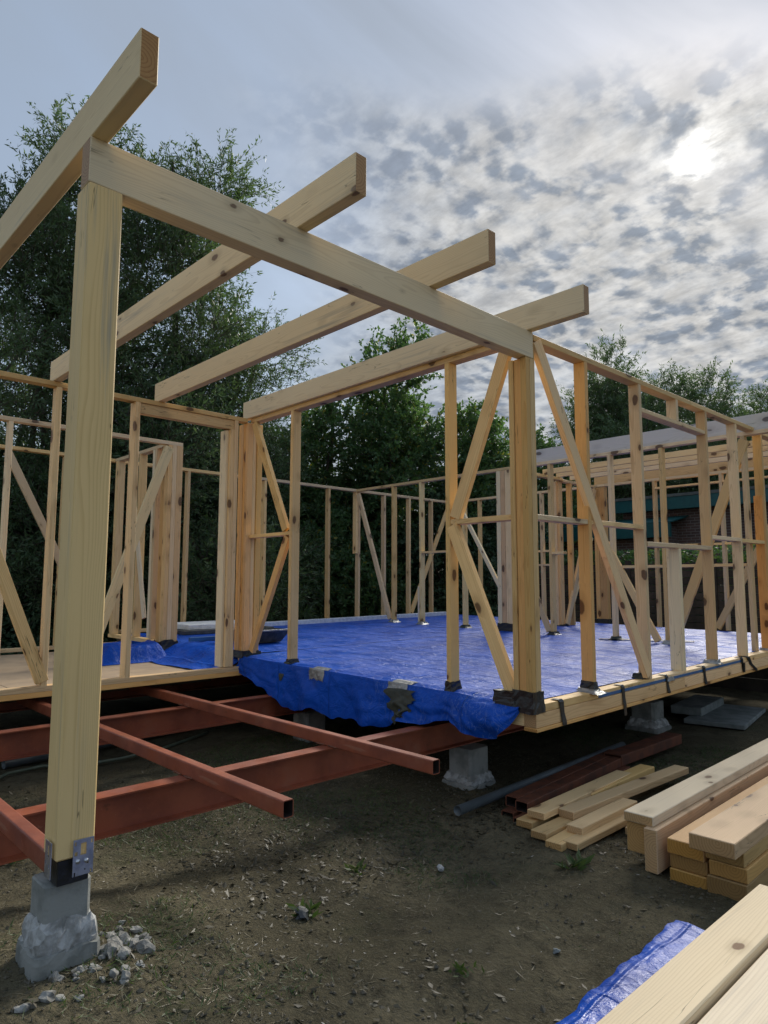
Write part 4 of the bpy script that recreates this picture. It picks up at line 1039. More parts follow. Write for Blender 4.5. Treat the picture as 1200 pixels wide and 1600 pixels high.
for (x0, y0, y1, z0, z1, lab, mt, tint, x1, yw) in st:
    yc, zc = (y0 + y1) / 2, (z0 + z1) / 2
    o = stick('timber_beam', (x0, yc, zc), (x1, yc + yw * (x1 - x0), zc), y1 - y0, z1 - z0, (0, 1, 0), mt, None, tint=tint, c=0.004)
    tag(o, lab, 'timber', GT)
GL = 'loose offcut battens on the ground'
lb = [((-0.15, -0.01, -0.675), (1.2, 0.075, -0.69), 0.125, 0.045, 'widest batten on top of the loose pile, nearest the rusty steel', 1.0),
      ((0.03, -0.12, -0.685), (1.66, -0.18, -0.685), 0.115, 0.05, 'long batten in the middle of the loose pile, reaching farthest back', 1.0),
      ((-0.13, -0.275, -0.705), (0.62, -0.26, -0.705), 0.11, 0.045, 'short batten with a dark clip end, front of the loose pile', 1.06),
      ((-0.30, -0.13, -0.735), (0.7, -0.11, -0.735), 0.115, 0.045, 'batten under the middle one at the left tip of the loose pile', 0.9),
      ((-0.34, -0.26, -0.752), (0.6, -0.20, -0.752), 0.11, 0.045, 'lowest batten at the front corner of the loose pile', 1.05),
      ((-0.28, -0.335, -0.745), (0.55, -0.33, -0.742), 0.10, 0.042, 'batten nearest the big stack in the loose pile', 1.0),
      ((-0.20, 0.045, -0.735), (0.9, 0.11, -0.735), 0.12, 0.045, 'batten underneath beside the rusty steel in the loose pile', 0.85),
      ((0.5, 0.02, -0.70), (1.5, 0.03, -0.69), 0.12, 0.05, 'squared offcut at the back end of the loose pile', 0.95),
      ((0.25, -0.46, -0.765), (0.9, -0.42, -0.765), 0.1, 0.045, 'greyish offcut half hidden behind the big timber stack', 0.9)]
for a, b, w_, t_, lab, k in lb:
    o = stick('batten', a, b, w_, t_, (0, 1, 0), 'pine', None, tint=(k, k * 0.98, k * 0.93), c=0.004); tag(o, lab, 'batten', GL)
# rusty box sections and pipe
for i, (y, z, x0, lab) in enumerate(((0.19, -0.735, -0.02, 'rusty box section on top, beside the loose battens'), (0.30, -0.735, 0.02, 'rusty box section on top, beside the grey pipe'),
                                     (0.13, -0.808, -0.13, 'rusty box section at the bottom, beside the loose battens'), (0.27, -0.808, -0.07, 'rusty box section at the bottom, beside the grey pipe'))):
    pr_ = rrect(0.10, 0.07, 0.006); pi_ = [(u * 0.88, 0.035 + (v - 0.035) * 0.86) for u, v in pr_]
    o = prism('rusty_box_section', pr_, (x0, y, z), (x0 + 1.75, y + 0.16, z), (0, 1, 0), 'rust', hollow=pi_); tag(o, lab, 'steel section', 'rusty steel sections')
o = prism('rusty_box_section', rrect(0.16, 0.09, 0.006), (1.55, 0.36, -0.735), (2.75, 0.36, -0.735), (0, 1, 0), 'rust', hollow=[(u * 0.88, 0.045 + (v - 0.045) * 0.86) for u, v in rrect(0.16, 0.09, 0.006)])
tag(o, 'wide rusty box section farther back behind the loose battens', 'steel section', 'rusty steel sections')
o = tube('plastic_pipe', [(-0.36, 0.465, -0.715), (0.8, 0.50, -0.70), (2.1, 0.55, -0.69)], 0.033, 'pipe', None, 14, inner=0.8); tag(o, 'grey plastic pipe lying in front of the right concrete pier', 'pipe')
cp = [(-2.9, 3.25), (-2.55, 3.35), (-2.25, 3.62), (-1.95, 3.75), (-1.7, 3.6), (-1.35, 3.55), (-0.9, 3.7), (-0.3, 3.9)]
o = tube('cable', [(x, y, float(GZ(x, y)) + 0.03) for x, y in cp], 0.014, 'cable', None, 6); tag(o, 'green-grey cable snaking over the soil under the terrace', 'cable')
o = tube('plastic_pipe', [(-2.2, 3.95, float(GZ(-2.2, 3.95)) + 0.05), (0.2, 4.3, float(GZ(0.2, 4.3)) + 0.05)], 0.04, 'pipe', None, 10, inner=0.8); tag(o, 'dark pipe lying far under the second red girder', 'pipe')
# pale slabs under the floor
def slabs():
    for i, (a, b, w_, z, lab) in enumerate((((3.9, 0.42, -0.73), (5.2, 0.62, -0.73), 0.62, 0.05, 'lower pale slab lying flat in the shade under the right floor edge'),
                                           ((4.1, 0.80, -0.66), (5.1, 0.92, -0.66), 0.34, 0.09, 'upper broken pale slab on the lower one under the right floor edge'))):
        o = stick('pale_slab', a, b, w_, z, (0, 1, 0), 'slab', None, end='slab', c=0.006); tag(o, lab, 'slab', 'pale slabs under the floor')
slabs()
# boards on a tarp-covered pile at the near right
def near_pile():
    xs = np.linspace(-3.6, -1.44, 110); u = np.linspace(0, 1, 60); Pts = []
    for x in xs:
        row = []
        for t in u:
            # profile: ground at +Y side, up, across the top, down the -Y side
            L = t * 2.0
            if L < 0.4: y, z = -1.455 - 0.02 * (L / 0.4), -0.80 + (L / 0.4) * 0.40
            elif L < 1.6: y, z = -1.475 - (L - 0.4) / 1.2 * 0.75, -0.40
            else: y, z = -2.225 - 0.02 * ((L - 1.6) / 0.4), -0.40 - (L - 1.6) / 0.4 * 0.40
            n = float(fbm(x * 6, t * 14, 4)) - 0.45; n2 = float(vnoise(x * 22, t * 40)) - 0.5
            e = math.sin(math.pi * min(max((L - 0.3) / 0.2, 0), 1)) if L < 0.5 else 0
            row.append((x + 0.0, y + 0.02 * n + 0.006 * n2, z + 0.035 * n * (1 if L < 0.75 else 0.3) + 0.008 * n2 - 0.01 * e))
        Pts.append(row)
    # close the far end with a hanging flap
    for k in range(1, 9):
        row = []
        for t, q in zip(u, Pts[109]):
            row.append((q[0] + 0.012 * k + 0.02 * (float(vnoise(t * 30, k)) - 0.5), q[1], max(-0.82, q[2] - 0.045 * k)))
        Pts.append(row)
    A = np.array(Pts); nx, nu = A.shape[:2]
    i = np.arange(nu - 1)[None, :] + np.arange(nx - 1)[:, None] * nu
    o = fast_mesh('covering_tarp', A.reshape(-1, 3), np.stack([i, i + 1, i + 1 + nu, i + nu], -1).reshape(-1, 4), M['tarp2'], loc=(-2.5, -1.9, -0.8))
    tag(o, 'crinkled blue tarpaulin wrapped over the low pile at the near right', 'tarpaulin')
    G = 'rough pale boards on the near blue tarp'
    nb = [((-3.7, -1.722, -0.327), (-1.16, -1.742, -0.325), 0.152, 0.052, 'broad rough-sawn board with knots, nearest the soil on the near blue tarp'),
          ((-3.7, -1.885, -0.345), (-1.0, -1.905, -0.343), 0.155, 0.05, 'second rough board, just right of the broad knotty one'),
          ((-3.7, -2.06, -0.345), (-1.2, -2.08, -0.345), 0.15, 0.05, 'third rough board at the bottom right photo corner')]
    for a, b, w_, t_, lab in nb:
        o = stick('rough_board', a, b, w_, t_, (0, 1, 0), 'raw', None, tint=(1, 0.97, 0.92), c=0.005); tag(o, lab, 'board', G)
    for x in (-3.0, -1.75):
        o = block('bearer', x, x + 0.08, -2.15, -1.65, -0.385, -0.355, 'stack', None)
        tag(o, 'small bearer lath under the rough boards, %s' % ('hidden end near the camera' if x < -2 else 'toward their far end'), 'bearer')
near_pile()

# ------------------------------------------------------------------ fences, sheds, house
def fence():
    p = thing('board_fence', 'dark horizontal board fence behind the right end of the floor', 'fence', (10.2, 1.5, -0.78))
    ln = (-4.5, 10.0)
    y = ln[0]
    while y < ln[1] - 0.1:
        y1 = min(y + 1.8, ln[1])
        block('fence_post', 10.16, 10.26, y - 0.05, y + 0.05, -0.85, 1.30, 'fence', p, end='fence')
        for k in range(13): block('board', 10.20 + 0.006 * (k % 2), 10.225 + 0.006 * (k % 2), y + 0.052, y1 - 0.052, -0.74 + 0.152 * k, -0.60 + 0.152 * k, 'fence', p, end='fence')
        y = y1
fence()
def shed():
    p = thing('garden_shed', 'grey board shed with a pale flat roof behind the rear wall frame', 'shed', (7.2, 12.6, -0.78))
    for k in range(17):
        block('board', 5.4, 8.75, 11.50 + 0.004 * (k % 2), 11.52 + 0.004 * (k % 2), -0.74 + 0.108 * k, -0.64 + 0.108 * k, 'shedgrey', p, end='shedgrey')
    mesh('wall', [(5.4, 11.53, -0.8), (8.75, 11.53, -0.8), (8.75, 13.6, -0.8), (5.4, 13.6, -0.8), (5.4, 11.53, 1.12), (8.75, 11.53, 1.12), (8.75, 13.6, 1.3), (5.4, 13.6, 1.3)], [(0, 1, 5, 4), (1, 2, 6, 5), (2, 3, 7, 6), (3, 0, 4, 7)], M['shedgrey'], p, (7, 12.5, 0))
    mesh('roof', [(5.2, 11.35, 1.16), (8.95, 11.35, 1.16), (8.95, 13.8, 1.62), (5.2, 13.8, 1.62), (5.2, 11.35, 1.24), (8.95, 11.35, 1.24), (8.95, 13.8, 1.70), (5.2, 13.8, 1.70)], [(3, 2, 1, 0), (4, 5, 6, 7), (0, 1, 5, 4), (1, 2, 6, 5), (2, 3, 7, 6), (3, 0, 4, 7)], M['shedroof'], p, (7, 12.5, 1.4))
    w_ = block('window', 6.5, 7.4, 11.488, 11.499, 0.15, 0.75, 'hole', p, end='hole'); block('window_frame', 6.45, 7.45, 11.478, 11.486, 0.10, 0.15, 'shedgrey', w_, end='shedgrey')
    for (x, lab) in ((3.35, 'small hut with a pale gable roof, left one beside the taped post'), (4.7, 'small hut with a pale gable roof, seen between post and doorway')):
        q = thing('garden_hut', lab, 'shed', (x, 13.8, -0.78), 'huts behind the trees'); h = 0.55
        mesh('wall', [(x - h, 13, -0.8), (x + h, 13, -0.8), (x + h, 14.4, -0.8), (x - h, 14.4, -0.8), (x - h, 13, 0.50), (x + h, 13, 0.50), (x + h, 14.4, 0.50), (x - h, 14.4, 0.50), (x, 13, 0.80), (x, 14.4, 0.80)], [(0, 1, 5, 8, 4), (1, 2, 6, 5), (2, 3, 7, 9, 6), (3, 0, 4, 7)], M['shedgrey'], q, (x, 13.7, 0))
        for s in (-1, 1):
            a = (x + s * (h + 0.12), 0.46); b = (x, 0.86); V = []
            for yy in (12.85, 14.55):
                for (px, pz) in (a, b): V += [(px, yy, pz), (px, yy, pz + 0.05)]
            mesh('roof', V, [(0, 2, 6, 4), (1, 5, 7, 3), (0, 1, 3, 2), (4, 6, 7, 5), (0, 4, 5, 1), (2, 3, 7, 6)], M['shedroof'], q, (x, 13.7, 0.6))
shed()
def house():
    p = thing('brick_house', 'brick house with teal fascia and low teal porch roof behind the fence', 'house', (16, 1.5, -0.78))
    mesh('wall', [(14, -5, -0.8), (14, 6.5, -0.8), (22, 6.5, -0.8), (22, -5, -0.8), (14, -5, 2.8), (14, 6.5, 2.8), (22, 6.5, 2.8), (22, -5, 2.8)], [(1, 0, 4, 5), (2, 1, 5, 6), (3, 2, 6, 7), (0, 3, 7, 4)], M['brick'], p, (16, 1, -0.8))
    f = block('fascia', 13.62, 13.75, -5.4, 6.75, 2.74, 3.06, 'teal', p, end='teal'); block('gutter', 13.52, 13.618, -5.4, 6.75, 2.93, 3.03, 'teal', f, end='teal')
    block('soffit', 13.752, 14.0, -5.4, 6.75, 2.76, 2.79, 'teal', p, end='teal')
    mesh('roof', [(13.6, -5.4, 3.065), (13.6, 6.8, 3.065), (22.4, 6.8, 3.065), (22.4, -5.4, 3.065), (13.6, -5.4, 3.14), (13.6, 6.8, 3.14), (22.4, 6.8, 3.14), (22.4, -5.4, 3.14)], [(0, 1, 2, 3)[::-1], (4, 5, 6, 7), (0, 1, 5, 4), (1, 2, 6, 5), (2, 3, 7, 6), (3, 0, 4, 7)], M['shedgrey'], p, (18, 1, 3))
    block('porch_fascia', 12.95, 13.07, 4.75, 9.3, 1.98, 2.33, 'teal', p, end='teal')
    mesh('porch_roof', [(12.95, 4.7, 2.335), (12.95, 9.3, 2.335), (14.0, 9.3, 2.55), (14.0, 4.7, 2.55), (12.95, 4.7, 2.37), (12.95, 9.3, 2.37), (14.0, 9.3, 2.59), (14.0, 4.7, 2.59)], [(3, 2, 1, 0), (4, 5, 6, 7), (0, 1, 5, 4), (1, 2, 6, 5), (2, 3, 7, 6), (3, 0, 4, 7)], M['teal'], p, (13.5, 7, 2.4))
    mesh('porch_wall', [(13.3, 5.0, -0.8), (13.3, 9.2, -0.8), (13.99, 9.2, -0.8), (13.99, 5.0, -0.8), (13.3, 5.0, 2.3), (13.3, 9.2, 2.3), (13.99, 9.2, 2.3), (13.99, 5.0, 2.3)], [(1, 0, 4, 5), (2, 1, 5, 6), (0, 3, 7, 4), (3, 2, 6, 7)], M['brick'], p, (13.6, 7, 0))
    tube('downpipe', [(13.93, 3.2, -0.8), (13.93, 3.2, 2.5), (13.8, 3.2, 2.74)], 0.05, 'white', p, 10)
    w_ = block('window', 13.975, 13.998, 1.2, 2.7, 1.35, 2.45, 'hole', p, end='hole')
    for (a, b, c, d) in ((1.2, 2.7, 1.28, 1.35), (1.2, 2.7, 2.45, 2.52), (1.12, 1.2, 1.28, 2.52), (2.7, 2.78, 1.28, 2.52), (1.92, 1.98, 1.35, 2.45)): block('frame', 13.955, 13.972, a, b, c, d, 'white', w_, end='white')
    d_ = block('door', 13.26, 13.296, 6.4, 7.3, -0.7, 1.35, 'teal', p, end='teal'); block('handle', 13.22, 13.258, 6.5, 6.62, 0.25, 0.28, 'zinc', d_, end='zinc')
    return p
house()

# ------------------------------------------------------------------ trees and hedges
CF = Vector((math.cos(YAW), math.sin(YAW), 0)); CR = Vector((math.sin(YAW), -math.cos(YAW), 0))
def at(az_px, depth):
    """a spot on the ground: az_px gives the bearing, depth the distance"""
    q = CAM + CF * depth + CR * ((az_px - 600) / F_PX * depth)
    return q.x, q.y

def leaves(points, dirs, L, W, spread, r):
    """one rhombus per point, folded nowhere, pointing along dirs plus a random sideways part"""
    n = len(points)
    d = dirs + spread * r.normal(size=(n, 3)); d /= np.linalg.norm(d, axis=1, keepdims=True)
    s = np.cross(d, r.normal(size=(n, 3))); s /= np.linalg.norm(s, axis=1, keepdims=True)
    k = r.uniform(0.7, 1.25, (n, 1)); l = L * k; w_ = W * k
    V = np.stack([points, points + d * l * 0.45 + s * w_ * 0.5, points + d * l, points + d * l * 0.45 - s * w_ * 0.5], 1)
    return V.reshape(-1, 3)

def tree(name, label, x, y, top, lobes, nshoot, nleaf, L, W, mat, seed, group, shoot_len=0.9, droop=0.25, upb=0.7, trunk_r=0.14, cat='tree', trunk=True):
    """lobes: (dx, dy, z, rx, rz) soft ellipsoids that the shoots spring from"""
    r = np.random.default_rng(seed); g = float(GZ(x, y))
    p = thing(name, label, cat, (x, y, g), group)
    lobes = np.array(lobes, float); vol = lobes[:, 3] ** 2 * lobes[:, 4]; pick = r.choice(len(lobes), nshoot, p=vol / vol.sum())
    lb_ = lobes[pick]
    u = r.normal(size=(nshoot, 3)); u /= np.linalg.norm(u, axis=1, keepdims=True)
    rad = r.uniform(0.25, 1.0, (nshoot, 1)) ** 0.55
    c = np.stack([x + lb_[:, 0], y + lb_[:, 1], lb_[:, 2]], 1)
    b = c + u * rad * np.stack([lb_[:, 3], lb_[:, 3], lb_[:, 4]], 1)
    d = u * 0.8 + np.array([0, 0, upb]) + 0.45 * r.normal(size=(nshoot, 3)); d /= np.linalg.norm(d, axis=1, keepdims=True)
    ln = shoot_len * r.uniform(0.45, 1.15, (nshoot, 1)); b = b - d * ln * 0.35
    b[:, 2] = np.maximum(b[:, 2], g + 0.15)
    t = r.uniform(0.05, 1.0, (nshoot, nleaf, 1))
    pts = b[:, None, :] + d[:, None, :] * (ln[:, None, :] * t)
    pts[..., 2] -= (droop * ln[:, None, 0] * (t[..., 0] ** 2))
    pts += r.normal(size=pts.shape) * 0.025
    dd = np.repeat(d[:, None, :], nleaf, 1).copy(); dd[..., 2] -= 2 * droop * t[..., 0]
    V = leaves(pts.reshape(-1, 3), dd.reshape(-1, 3), L, W, 0.75, r)
    n = len(V) // 4
    fast_mesh('crown', V, np.arange(4 * n).reshape(n, 4), M[mat], p, smooth=False, loc=(x, y, g))
    # twigs: thin three-sided slivers
    m = nshoot; s = np.cross(d, np.array([0.3, 0.5, 0.8])); s /= np.linalg.norm(s, axis=1, keepdims=True); s2 = np.cross(d, s)
    q = 0.007
    mid = b + d * ln * 0.5; mid[:, 2] -= droop * ln[:, 0] * 0.25; e = b + d * ln; e[:, 2] -= droop * ln[:, 0]
    TV = np.stack([b + s * q, b - s * q * 0.5 + s2 * q, b - s * q * 0.5 - s2 * q, mid + s * q * .7, mid - s * q * .35 + s2 * q * .7, mid - s * q * .35 - s2 * q * .7, e, e + s * .002, e + s2 * .002], 1).reshape(-1, 3)
    pat = np.array([[0, 1, 4, 3], [1, 2, 5, 4], [2, 0, 3, 5], [3, 4, 7, 6], [4, 5, 8, 7], [5, 3, 6, 8]])
    TF = (np.arange(m)[:, None, None] * 9 + pat[None]).reshape(-1, 4)
    fast_mesh('twigs', TV, TF, M['bark'], p, smooth=False, loc=(x, y, g))
    if trunk:
        zt = lobes[:, 2].max(); pts_ = [(x, y, g - 0.1)]
        for k in range(1, 7):
            f = k / 6; pts_.append((x + 0.25 * math.sin(seed + k) * f, y + 0.25 * math.cos(seed * 2 + k) * f, g + (zt - g) * f))
        tube('trunk', pts_, [trunk_r * (1.25 if k == 0 else 1 - 0.8 * k / 6) for k in range(7)], 'bark', p, 9)
        for j, q_ in enumerate(lobes[:9]):
            f = 0.35 + 0.45 * ((j * 0.37) % 1); k = int(f * 6); a = Vector(pts_[k]); e_ = Vector((x + q_[0], y + q_[1], q_[2]))
            m_ = (a + e_) / 2 + Vector((0, 0, -0.15)); rr = trunk_r * (1 - 0.8 * k / 6) * 0.7
            tube('limb', [a, m_, e_, e_ + (e_ - m_) * 0.6], [rr, rr * 0.7, rr * 0.42, rr * 0.15], 'bark', p, 6)
    return p

def lobeset(seed, n, rx, z0, z1, size, taper=0.6):
    r = np.random.default_rng(seed); o = []
    for k in range(n):
        f = (k + 0.5) / n; z = z0 + (z1 - z0) * f; a = r.uniform(0, 6.28); q = rx * (1 - taper * f) * r.uniform(0.25, 1.0)
        s = size * (1 - 0.45 * f) * r.uniform(0.75, 1.2)
        o.append((q * math.cos(a), q * math.sin(a), z, s, s * r.uniform(0.9, 1.4)))
    return o
GTR = 'trees behind the building site'
def T(name, label, az, depth, top, rx, n, size, nsh, nl, L, W, mat, seed, z0=0.3, **kw):
    x, y = at(az, depth)
    tree(name, label, x, y, top, lobeset(seed, n, rx, z0, top - 0.9, size, kw.pop('taper', 0.45)), nsh, nl, L, W, mat, seed, GTR, **kw)
T('willow_tree', 'tallest willow at the far left behind the first roof beam', 45, 13.0, 11.0, 2.2, 20, 1.35, 4600, 36, 0.11, 0.028, 'willow', 3, shoot_len=1.3, upb=0.9)
T('willow_tree', 'feathery willow right of the left timber post, above the header beam', 258, 13.6, 10.6, 1.95, 20, 1.35, 4600, 36, 0.11, 0.028, 'willow', 5, shoot_len=1.25, upb=0.85)
T('willow_tree', 'lower slanting willow between the second and third roof beams', 372, 14.8, 7.2, 1.5, 11, 1.25, 2300, 34, 0.10, 0.022, 'willow', 8, shoot_len=1.2, upb=0.6)
T('broadleaf_tree', 'bushy green tree in the gap under the third roof beam', 500, 17.5, 6.3, 1.6, 10, 1.2, 1900, 32, 0.10, 0.058, 'hazel', 21, shoot_len=0.9)
T('broadleaf_tree', 'rounded green tree behind the roof beam over the terrace side wall', 600, 18.0, 7.8, 1.8, 12, 1.3, 2300, 32, 0.11, 0.06, 'hazel', 22, shoot_len=0.95)
T('broadleaf_tree', 'green tree seen between the terrace studs and the front corner post', 735, 19.0, 6.2, 1.5, 9, 1.2, 1700, 32, 0.11, 0.06, 'hazel', 23, shoot_len=0.95)
T('broadleaf_tree', 'smaller green tree just right of the front corner post', 855, 21.0, 6.2, 1.5, 9, 1.2, 1500, 30, 0.11, 0.06, 'hazel', 24, shoot_len=1.0)
T('willow_tree', 'wispy tree over the right wall frame, the taller of the right ones', 950, 24.0, 9.2, 2.6, 15, 1.5, 3000, 32, 0.14, 0.034, 'willow', 31, shoot_len=1.5, upb=0.8, z0=2.5)
T('willow_tree', 'wispy tree right of the taller one above the window opening', 1080, 25.0, 8.9, 2.6, 15, 1.5, 2800, 32, 0.14, 0.034, 'willow', 32, shoot_len=1.5, upb=0.8, z0=2.5)
T('willow_tree', 'leaning tree cut off by the right photo edge above the house', 1215, 26.0, 8.7, 2.6, 13, 1.5, 2400, 32, 0.14, 0.034, 'willow', 33, shoot_len=1.5, upb=0.6, z0=2.5)
GBU = 'dark bushes behind the rear wall'
def bush(label, az, depth, top, rx, nsh, seed, mat='darkleaf'):
    x, y = at(az, depth)
    tree('dark_bush', label, x, y, top, [(dx, dy, z, s, s) for dx, dy, z, s, _ in lobeset(seed, 10, rx, -0.3, top - 0.7, 1.0, 0.35)], nsh, 28, 0.12, 0.06, mat, seed, GBU, shoot_len=0.7, upb=0.35, trunk_r=0.08, cat='bush', droop=0.3)
bush('dark bush at the left photo edge behind the left room', -10, 13.5, 3.9, 1.6, 1700, 51)
bush('dark bush behind the left timber post', 130, 14.5, 4.3, 1.6, 1700, 52)
bush('dark bush behind the black-taped post', 250, 15.5, 4.2, 1.6, 1700, 53)
bush('dark bush behind the terrace doorway', 345, 16.5, 4.2, 1.6, 1500, 54)
bush('dark bush above the grey shed', 455, 19.5, 4.5, 1.9, 1500, 55)
bush('dark bush right of the grey shed', 590, 19.5, 4.3, 1.9, 1500, 56)
bush('dark bush behind the right end of the rear wall', 700, 18.0, 3.6, 1.7, 1500, 57)
bush('dark bush behind the front corner post', 800, 17.5, 3.4, 1.5, 1300, 58)
bush('dark bush left of the porch roof', 880, 21.0, 3.7, 1.6, 1200, 59)
bush('dark bush beyond the far left willow', 60, 19.0, 4.8, 2.2, 1300, 60)
bush('dark bush far back between the two willows', 200, 20.0, 4.8, 2.2, 1300, 61)
bush('dark bush far back left of the shed', 390, 22.0, 4.8, 2.2, 1200, 62)
def hedge():
    r = np.random.default_rng(77); n = 26000
    p = thing('hedge', 'clipped green hedge top showing over the dark fence', 'hedge', (10.7, 2.5, -0.78))
    pts = np.stack([r.uniform(10.35, 11.2, n), r.uniform(-4, 9.5, n), -0.7 + 2.25 * r.random(n) ** 0.6], 1)
    pts[:, 2] += 0.12 * (vnoise(pts[:, 1] * 2.2, pts[:, 0]) - 0.5)
    V = leaves(pts, r.normal(size=(n, 3)) + np.array([0, 0, .5]), 0.10, 0.055, 0.4, r)
    fast_mesh('foliage', V, np.arange(4 * n).reshape(n, 4), M['hazel'], p, smooth=False, loc=(10.7, 2.5, -0.78))
hedge()
def back_hedge():
    r = np.random.default_rng(78); n = 60000
    p = thing('evergreen_hedge', 'long dark evergreen hedge behind the left room and the rear wall', 'hedge', (2, 11.2, -0.78))
    y0 = r.uniform(-4.5, 5.0, n)
    pts = np.stack([y0, 11.2 + r.uniform(-0.5, 0.5, n) + 0.5 * (vnoise(y0, y0 * 0) - .5), -0.75 + 2.0 * r.random(n) ** 0.8], 1)
    pts[:, 2] += 0.5 * (vnoise(pts[:, 0] * 1.2, pts[:, 1] * 0) - 0.5) * (pts[:, 2] > 0.3)
    V = leaves(pts, r.normal(size=(n, 3)), 0.12, 0.06, 0.4, r)
    fast_mesh('foliage', V, np.arange(4 * n).reshape(n, 4), M['darkleaf'], p, smooth=False, loc=(2, 11.2, -0.78))
back_hedge()

# ------------------------------------------------------------------ litter on the soil
def scatter(name, n, lo, hi, L, W, mat, seed, flat=0.25, lift=0.004, clump=0.0, up=0.0):
    r = np.random.default_rng(seed)
    x = r.uniform(lo[0], hi[0], n * 3); y = r.uniform(lo[1], hi[1], n * 3)
    if clump:
        m = fbm(x * 1.1 + seed, y * 1.1, 4); k = np.argsort(-(m + r.normal(size=m.shape) * (1 - clump) * 0.2))[:n]
    else: k = np.arange(n)
    x, y = x[k], y[k]
    pts = np.stack([x, y, GZ(x, y) + lift], 1)
    a = r.uniform(0, 2 * np.pi, n); d = np.stack([np.cos(a), np.sin(a), r.normal(size=n) * flat + up], 1); d /= np.linalg.norm(d, axis=1, keepdims=True)
    s = np.cross(d, np.array([0, 0, 1.0]) + 0.35 * r.normal(size=(n, 3))); s /= np.linalg.norm(s, axis=1, keepdims=True)
    k_ = r.uniform(0.4, 1.4, (n, 1)); l = L * k_; w_ = W * r.uniform(0.6, 1.3, (n, 1))
    nrm = np.cross(d, s)
    V = np.stack([pts, pts + d * l * 0.5 + s * w_ * 0.5 + nrm * 0.08 * l, pts + d * l, pts + d * l * 0.5 - s * w_ * 0.5 + nrm * 0.08 * l], 1)
    V[..., 2] = np.maximum(V[..., 2], (GZ(V[..., 0], V[..., 1]) + 0.001))
    o = fast_mesh(name, V.reshape(-1, 3), np.arange(4 * n).reshape(n, 4), M[mat], smooth=False)
    return o
A0, A1 = (-4.3, -2.6), (3.2, 3.4)
tag(scatter('dead_leaves', 4500, A0, A1, 0.036, 0.019, 'litter', 1, 0.35, clump=0.25), 'dead leaves littered over the soil', 'leaf litter', kind='stuff')
tag(scatter('leaf_litter', 900, (-2.2, 0.1), (0.4, 1.1), 0.045, 0.022, 'litter', 9, 0.35), 'thick drift of fallen leaves below the front girder', 'leaf litter', kind='stuff')
tag(scatter('plant_debris', 26000, A0, A1, 0.017, 0.008, 'litter', 19, 0.3, clump=0.1), 'fine crumbs of leaf and bark over the soil', 'debris', kind='stuff')
tag(scatter('dry_straw', 15000, A0, A1, 0.06, 0.0030, 'straw', 2, 0.16, clump=0.5), 'dry grass stalks lying on the soil', 'straw', kind='stuff')
tag(scatter('wood_chips', 70, (-3.4, -2.2), (1.5, 1.0), 0.02, 0.006, 'chip', 3, 0.2), 'pale wood chips and crumbs on the soil', 'chips', kind='stuff')
tag(scatter('short_grass', 34000, A0, A1, 0.045, 0.0045, 'grass', 4, 0.4, clump=0.85, up=0.45), 'thin short grass in patches on the soil', 'grass', kind='stuff')
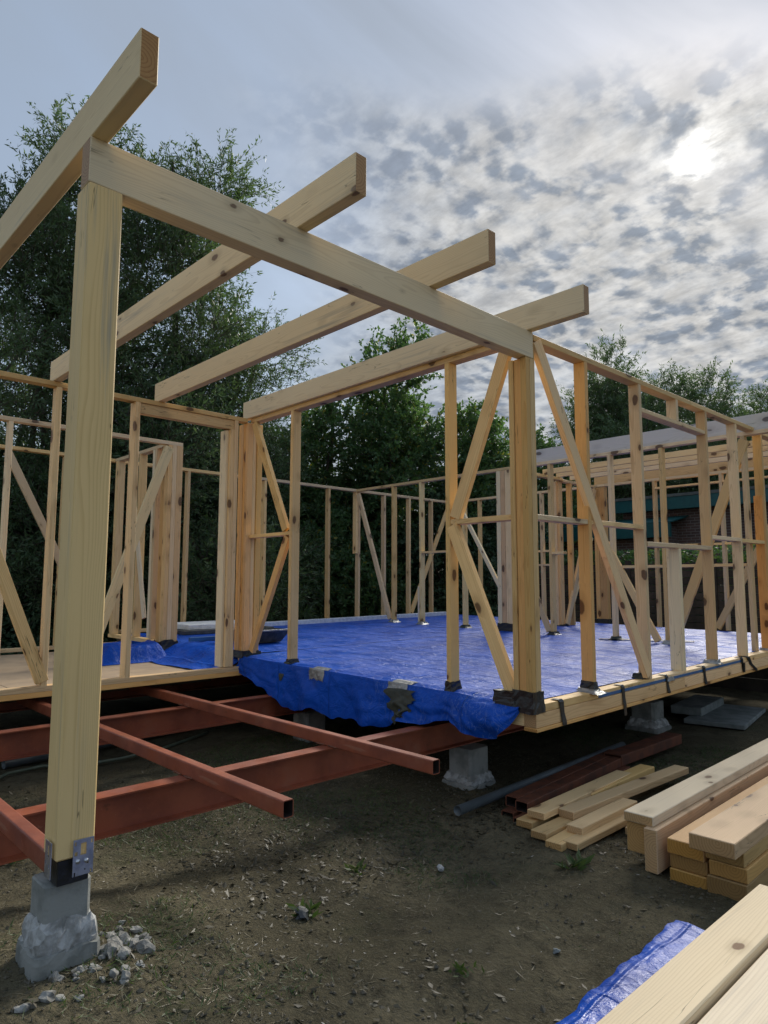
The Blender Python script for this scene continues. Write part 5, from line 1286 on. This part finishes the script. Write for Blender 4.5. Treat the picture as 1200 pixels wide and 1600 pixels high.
def clods():
    r = np.random.default_rng(5); n = 5000
    x = r.uniform(-4.2, 2.5, n * 3); y = r.uniform(-2.5, 2.5, n * 3); m = fbm(x * 1.3 + 40, y * 1.3, 4) + r.normal(size=n * 3) * 0.06
    k = np.argsort(-m)[:n]; x, y = x[k], y[k]
    oc = np.array([(1, 0, 0), (-1, 0, 0), (0, 1, 0), (0, -1, 0), (0, 0, 1), (0, 0, -1)], float)
    fc = np.array([(0, 2, 4), (2, 1, 4), (1, 3, 4), (3, 0, 4), (2, 0, 5), (1, 2, 5), (3, 1, 5), (0, 3, 5)])
    s = 0.003 + 0.010 * r.random((n, 1, 1)) ** 2.5
    V = oc[None] * s * r.uniform(0.6, 1.4, (n, 6, 3)) * np.array([1, 1, 0.7])
    a = r.uniform(0, 6.28, n); ca, sa = np.cos(a)[:, None], np.sin(a)[:, None]
    vx = V[..., 0] * ca - V[..., 1] * sa; vy = V[..., 0] * sa + V[..., 1] * ca
    V = np.stack([vx + x[:, None], vy + y[:, None], V[..., 2] + (GZ(x, y) + 0.003)[:, None]], -1)
    o = fast_mesh('soil_clods', V.reshape(-1, 3), (np.arange(n)[:, None, None] * 6 + fc[None]).reshape(-1, 3), M['clod'], smooth=False)
    tag(o, 'small soil clods and stones on the ground', 'soil', kind='stuff')
clods()
def weed(x, y, n, L, label, seed):
    r = np.random.default_rng(seed); pts = np.tile([x, y, float(GZ(x, y))], (n, 1)) + r.normal(size=(n, 3)) * [0.03, 0.03, 0.002]
    a = r.uniform(0, 6.28, n); d = np.stack([np.cos(a), np.sin(a), r.uniform(0.25, 1.1, n)], 1); d /= np.linalg.norm(d, axis=1, keepdims=True)
    o = fast_mesh('weed', leaves(pts, d, L, L * 0.28, 0.25, r), np.arange(4 * n).reshape(n, 4), M['grass'], smooth=False, loc=(x, y, float(GZ(x, y))))
    tag(o, label, 'weed', 'small weeds')
weed(-1.95, 0.02, 26, 0.07, 'leafy weed under the open end of the left box beam', 41)
weed(-2.75, 1.75, 30, 0.09, 'bright weed on the soil behind the left timber post', 42)
weed(-2.0, -0.95, 22, 0.05, 'small weed in the middle of the bare soil', 43)
weed(-0.45, -0.48, 30, 0.09, 'grass tuft beside the near end of the loose battens', 44)
weed(-3.1, -0.55, 40, 0.06, 'grass tuft in the bottom left corner', 45)
weed(-1.75, -0.75, 20, 0.045, 'small weed on the soil toward the right pier', 46)
weed(-1.35, 0.35, 26, 0.06, 'low weed below the front girder', 47)
rock('pebble', (-1.05, 0.0, float(GZ(-1.05, 0.0)) + 0.015), 0.025, 'mortar', 'round pale pebble on the soil in front of the right box beam', 'stone', None, 2)
rock('pebble', (-1.25, -0.85, float(GZ(-1.25, -0.85)) + 0.01), 0.02, 'slab', 'small white stone in the middle of the bare soil', 'stone', None, 2)
rock('stone', (-2.0, 0.0, float(GZ(-2.0, 0.0)) + 0.02), 0.032, 'tub', 'dark grey cap beside a leafy weed below the left box beam end', 'stone', None, 2)  # stands for a small dark plastic cap, built from the rock shape
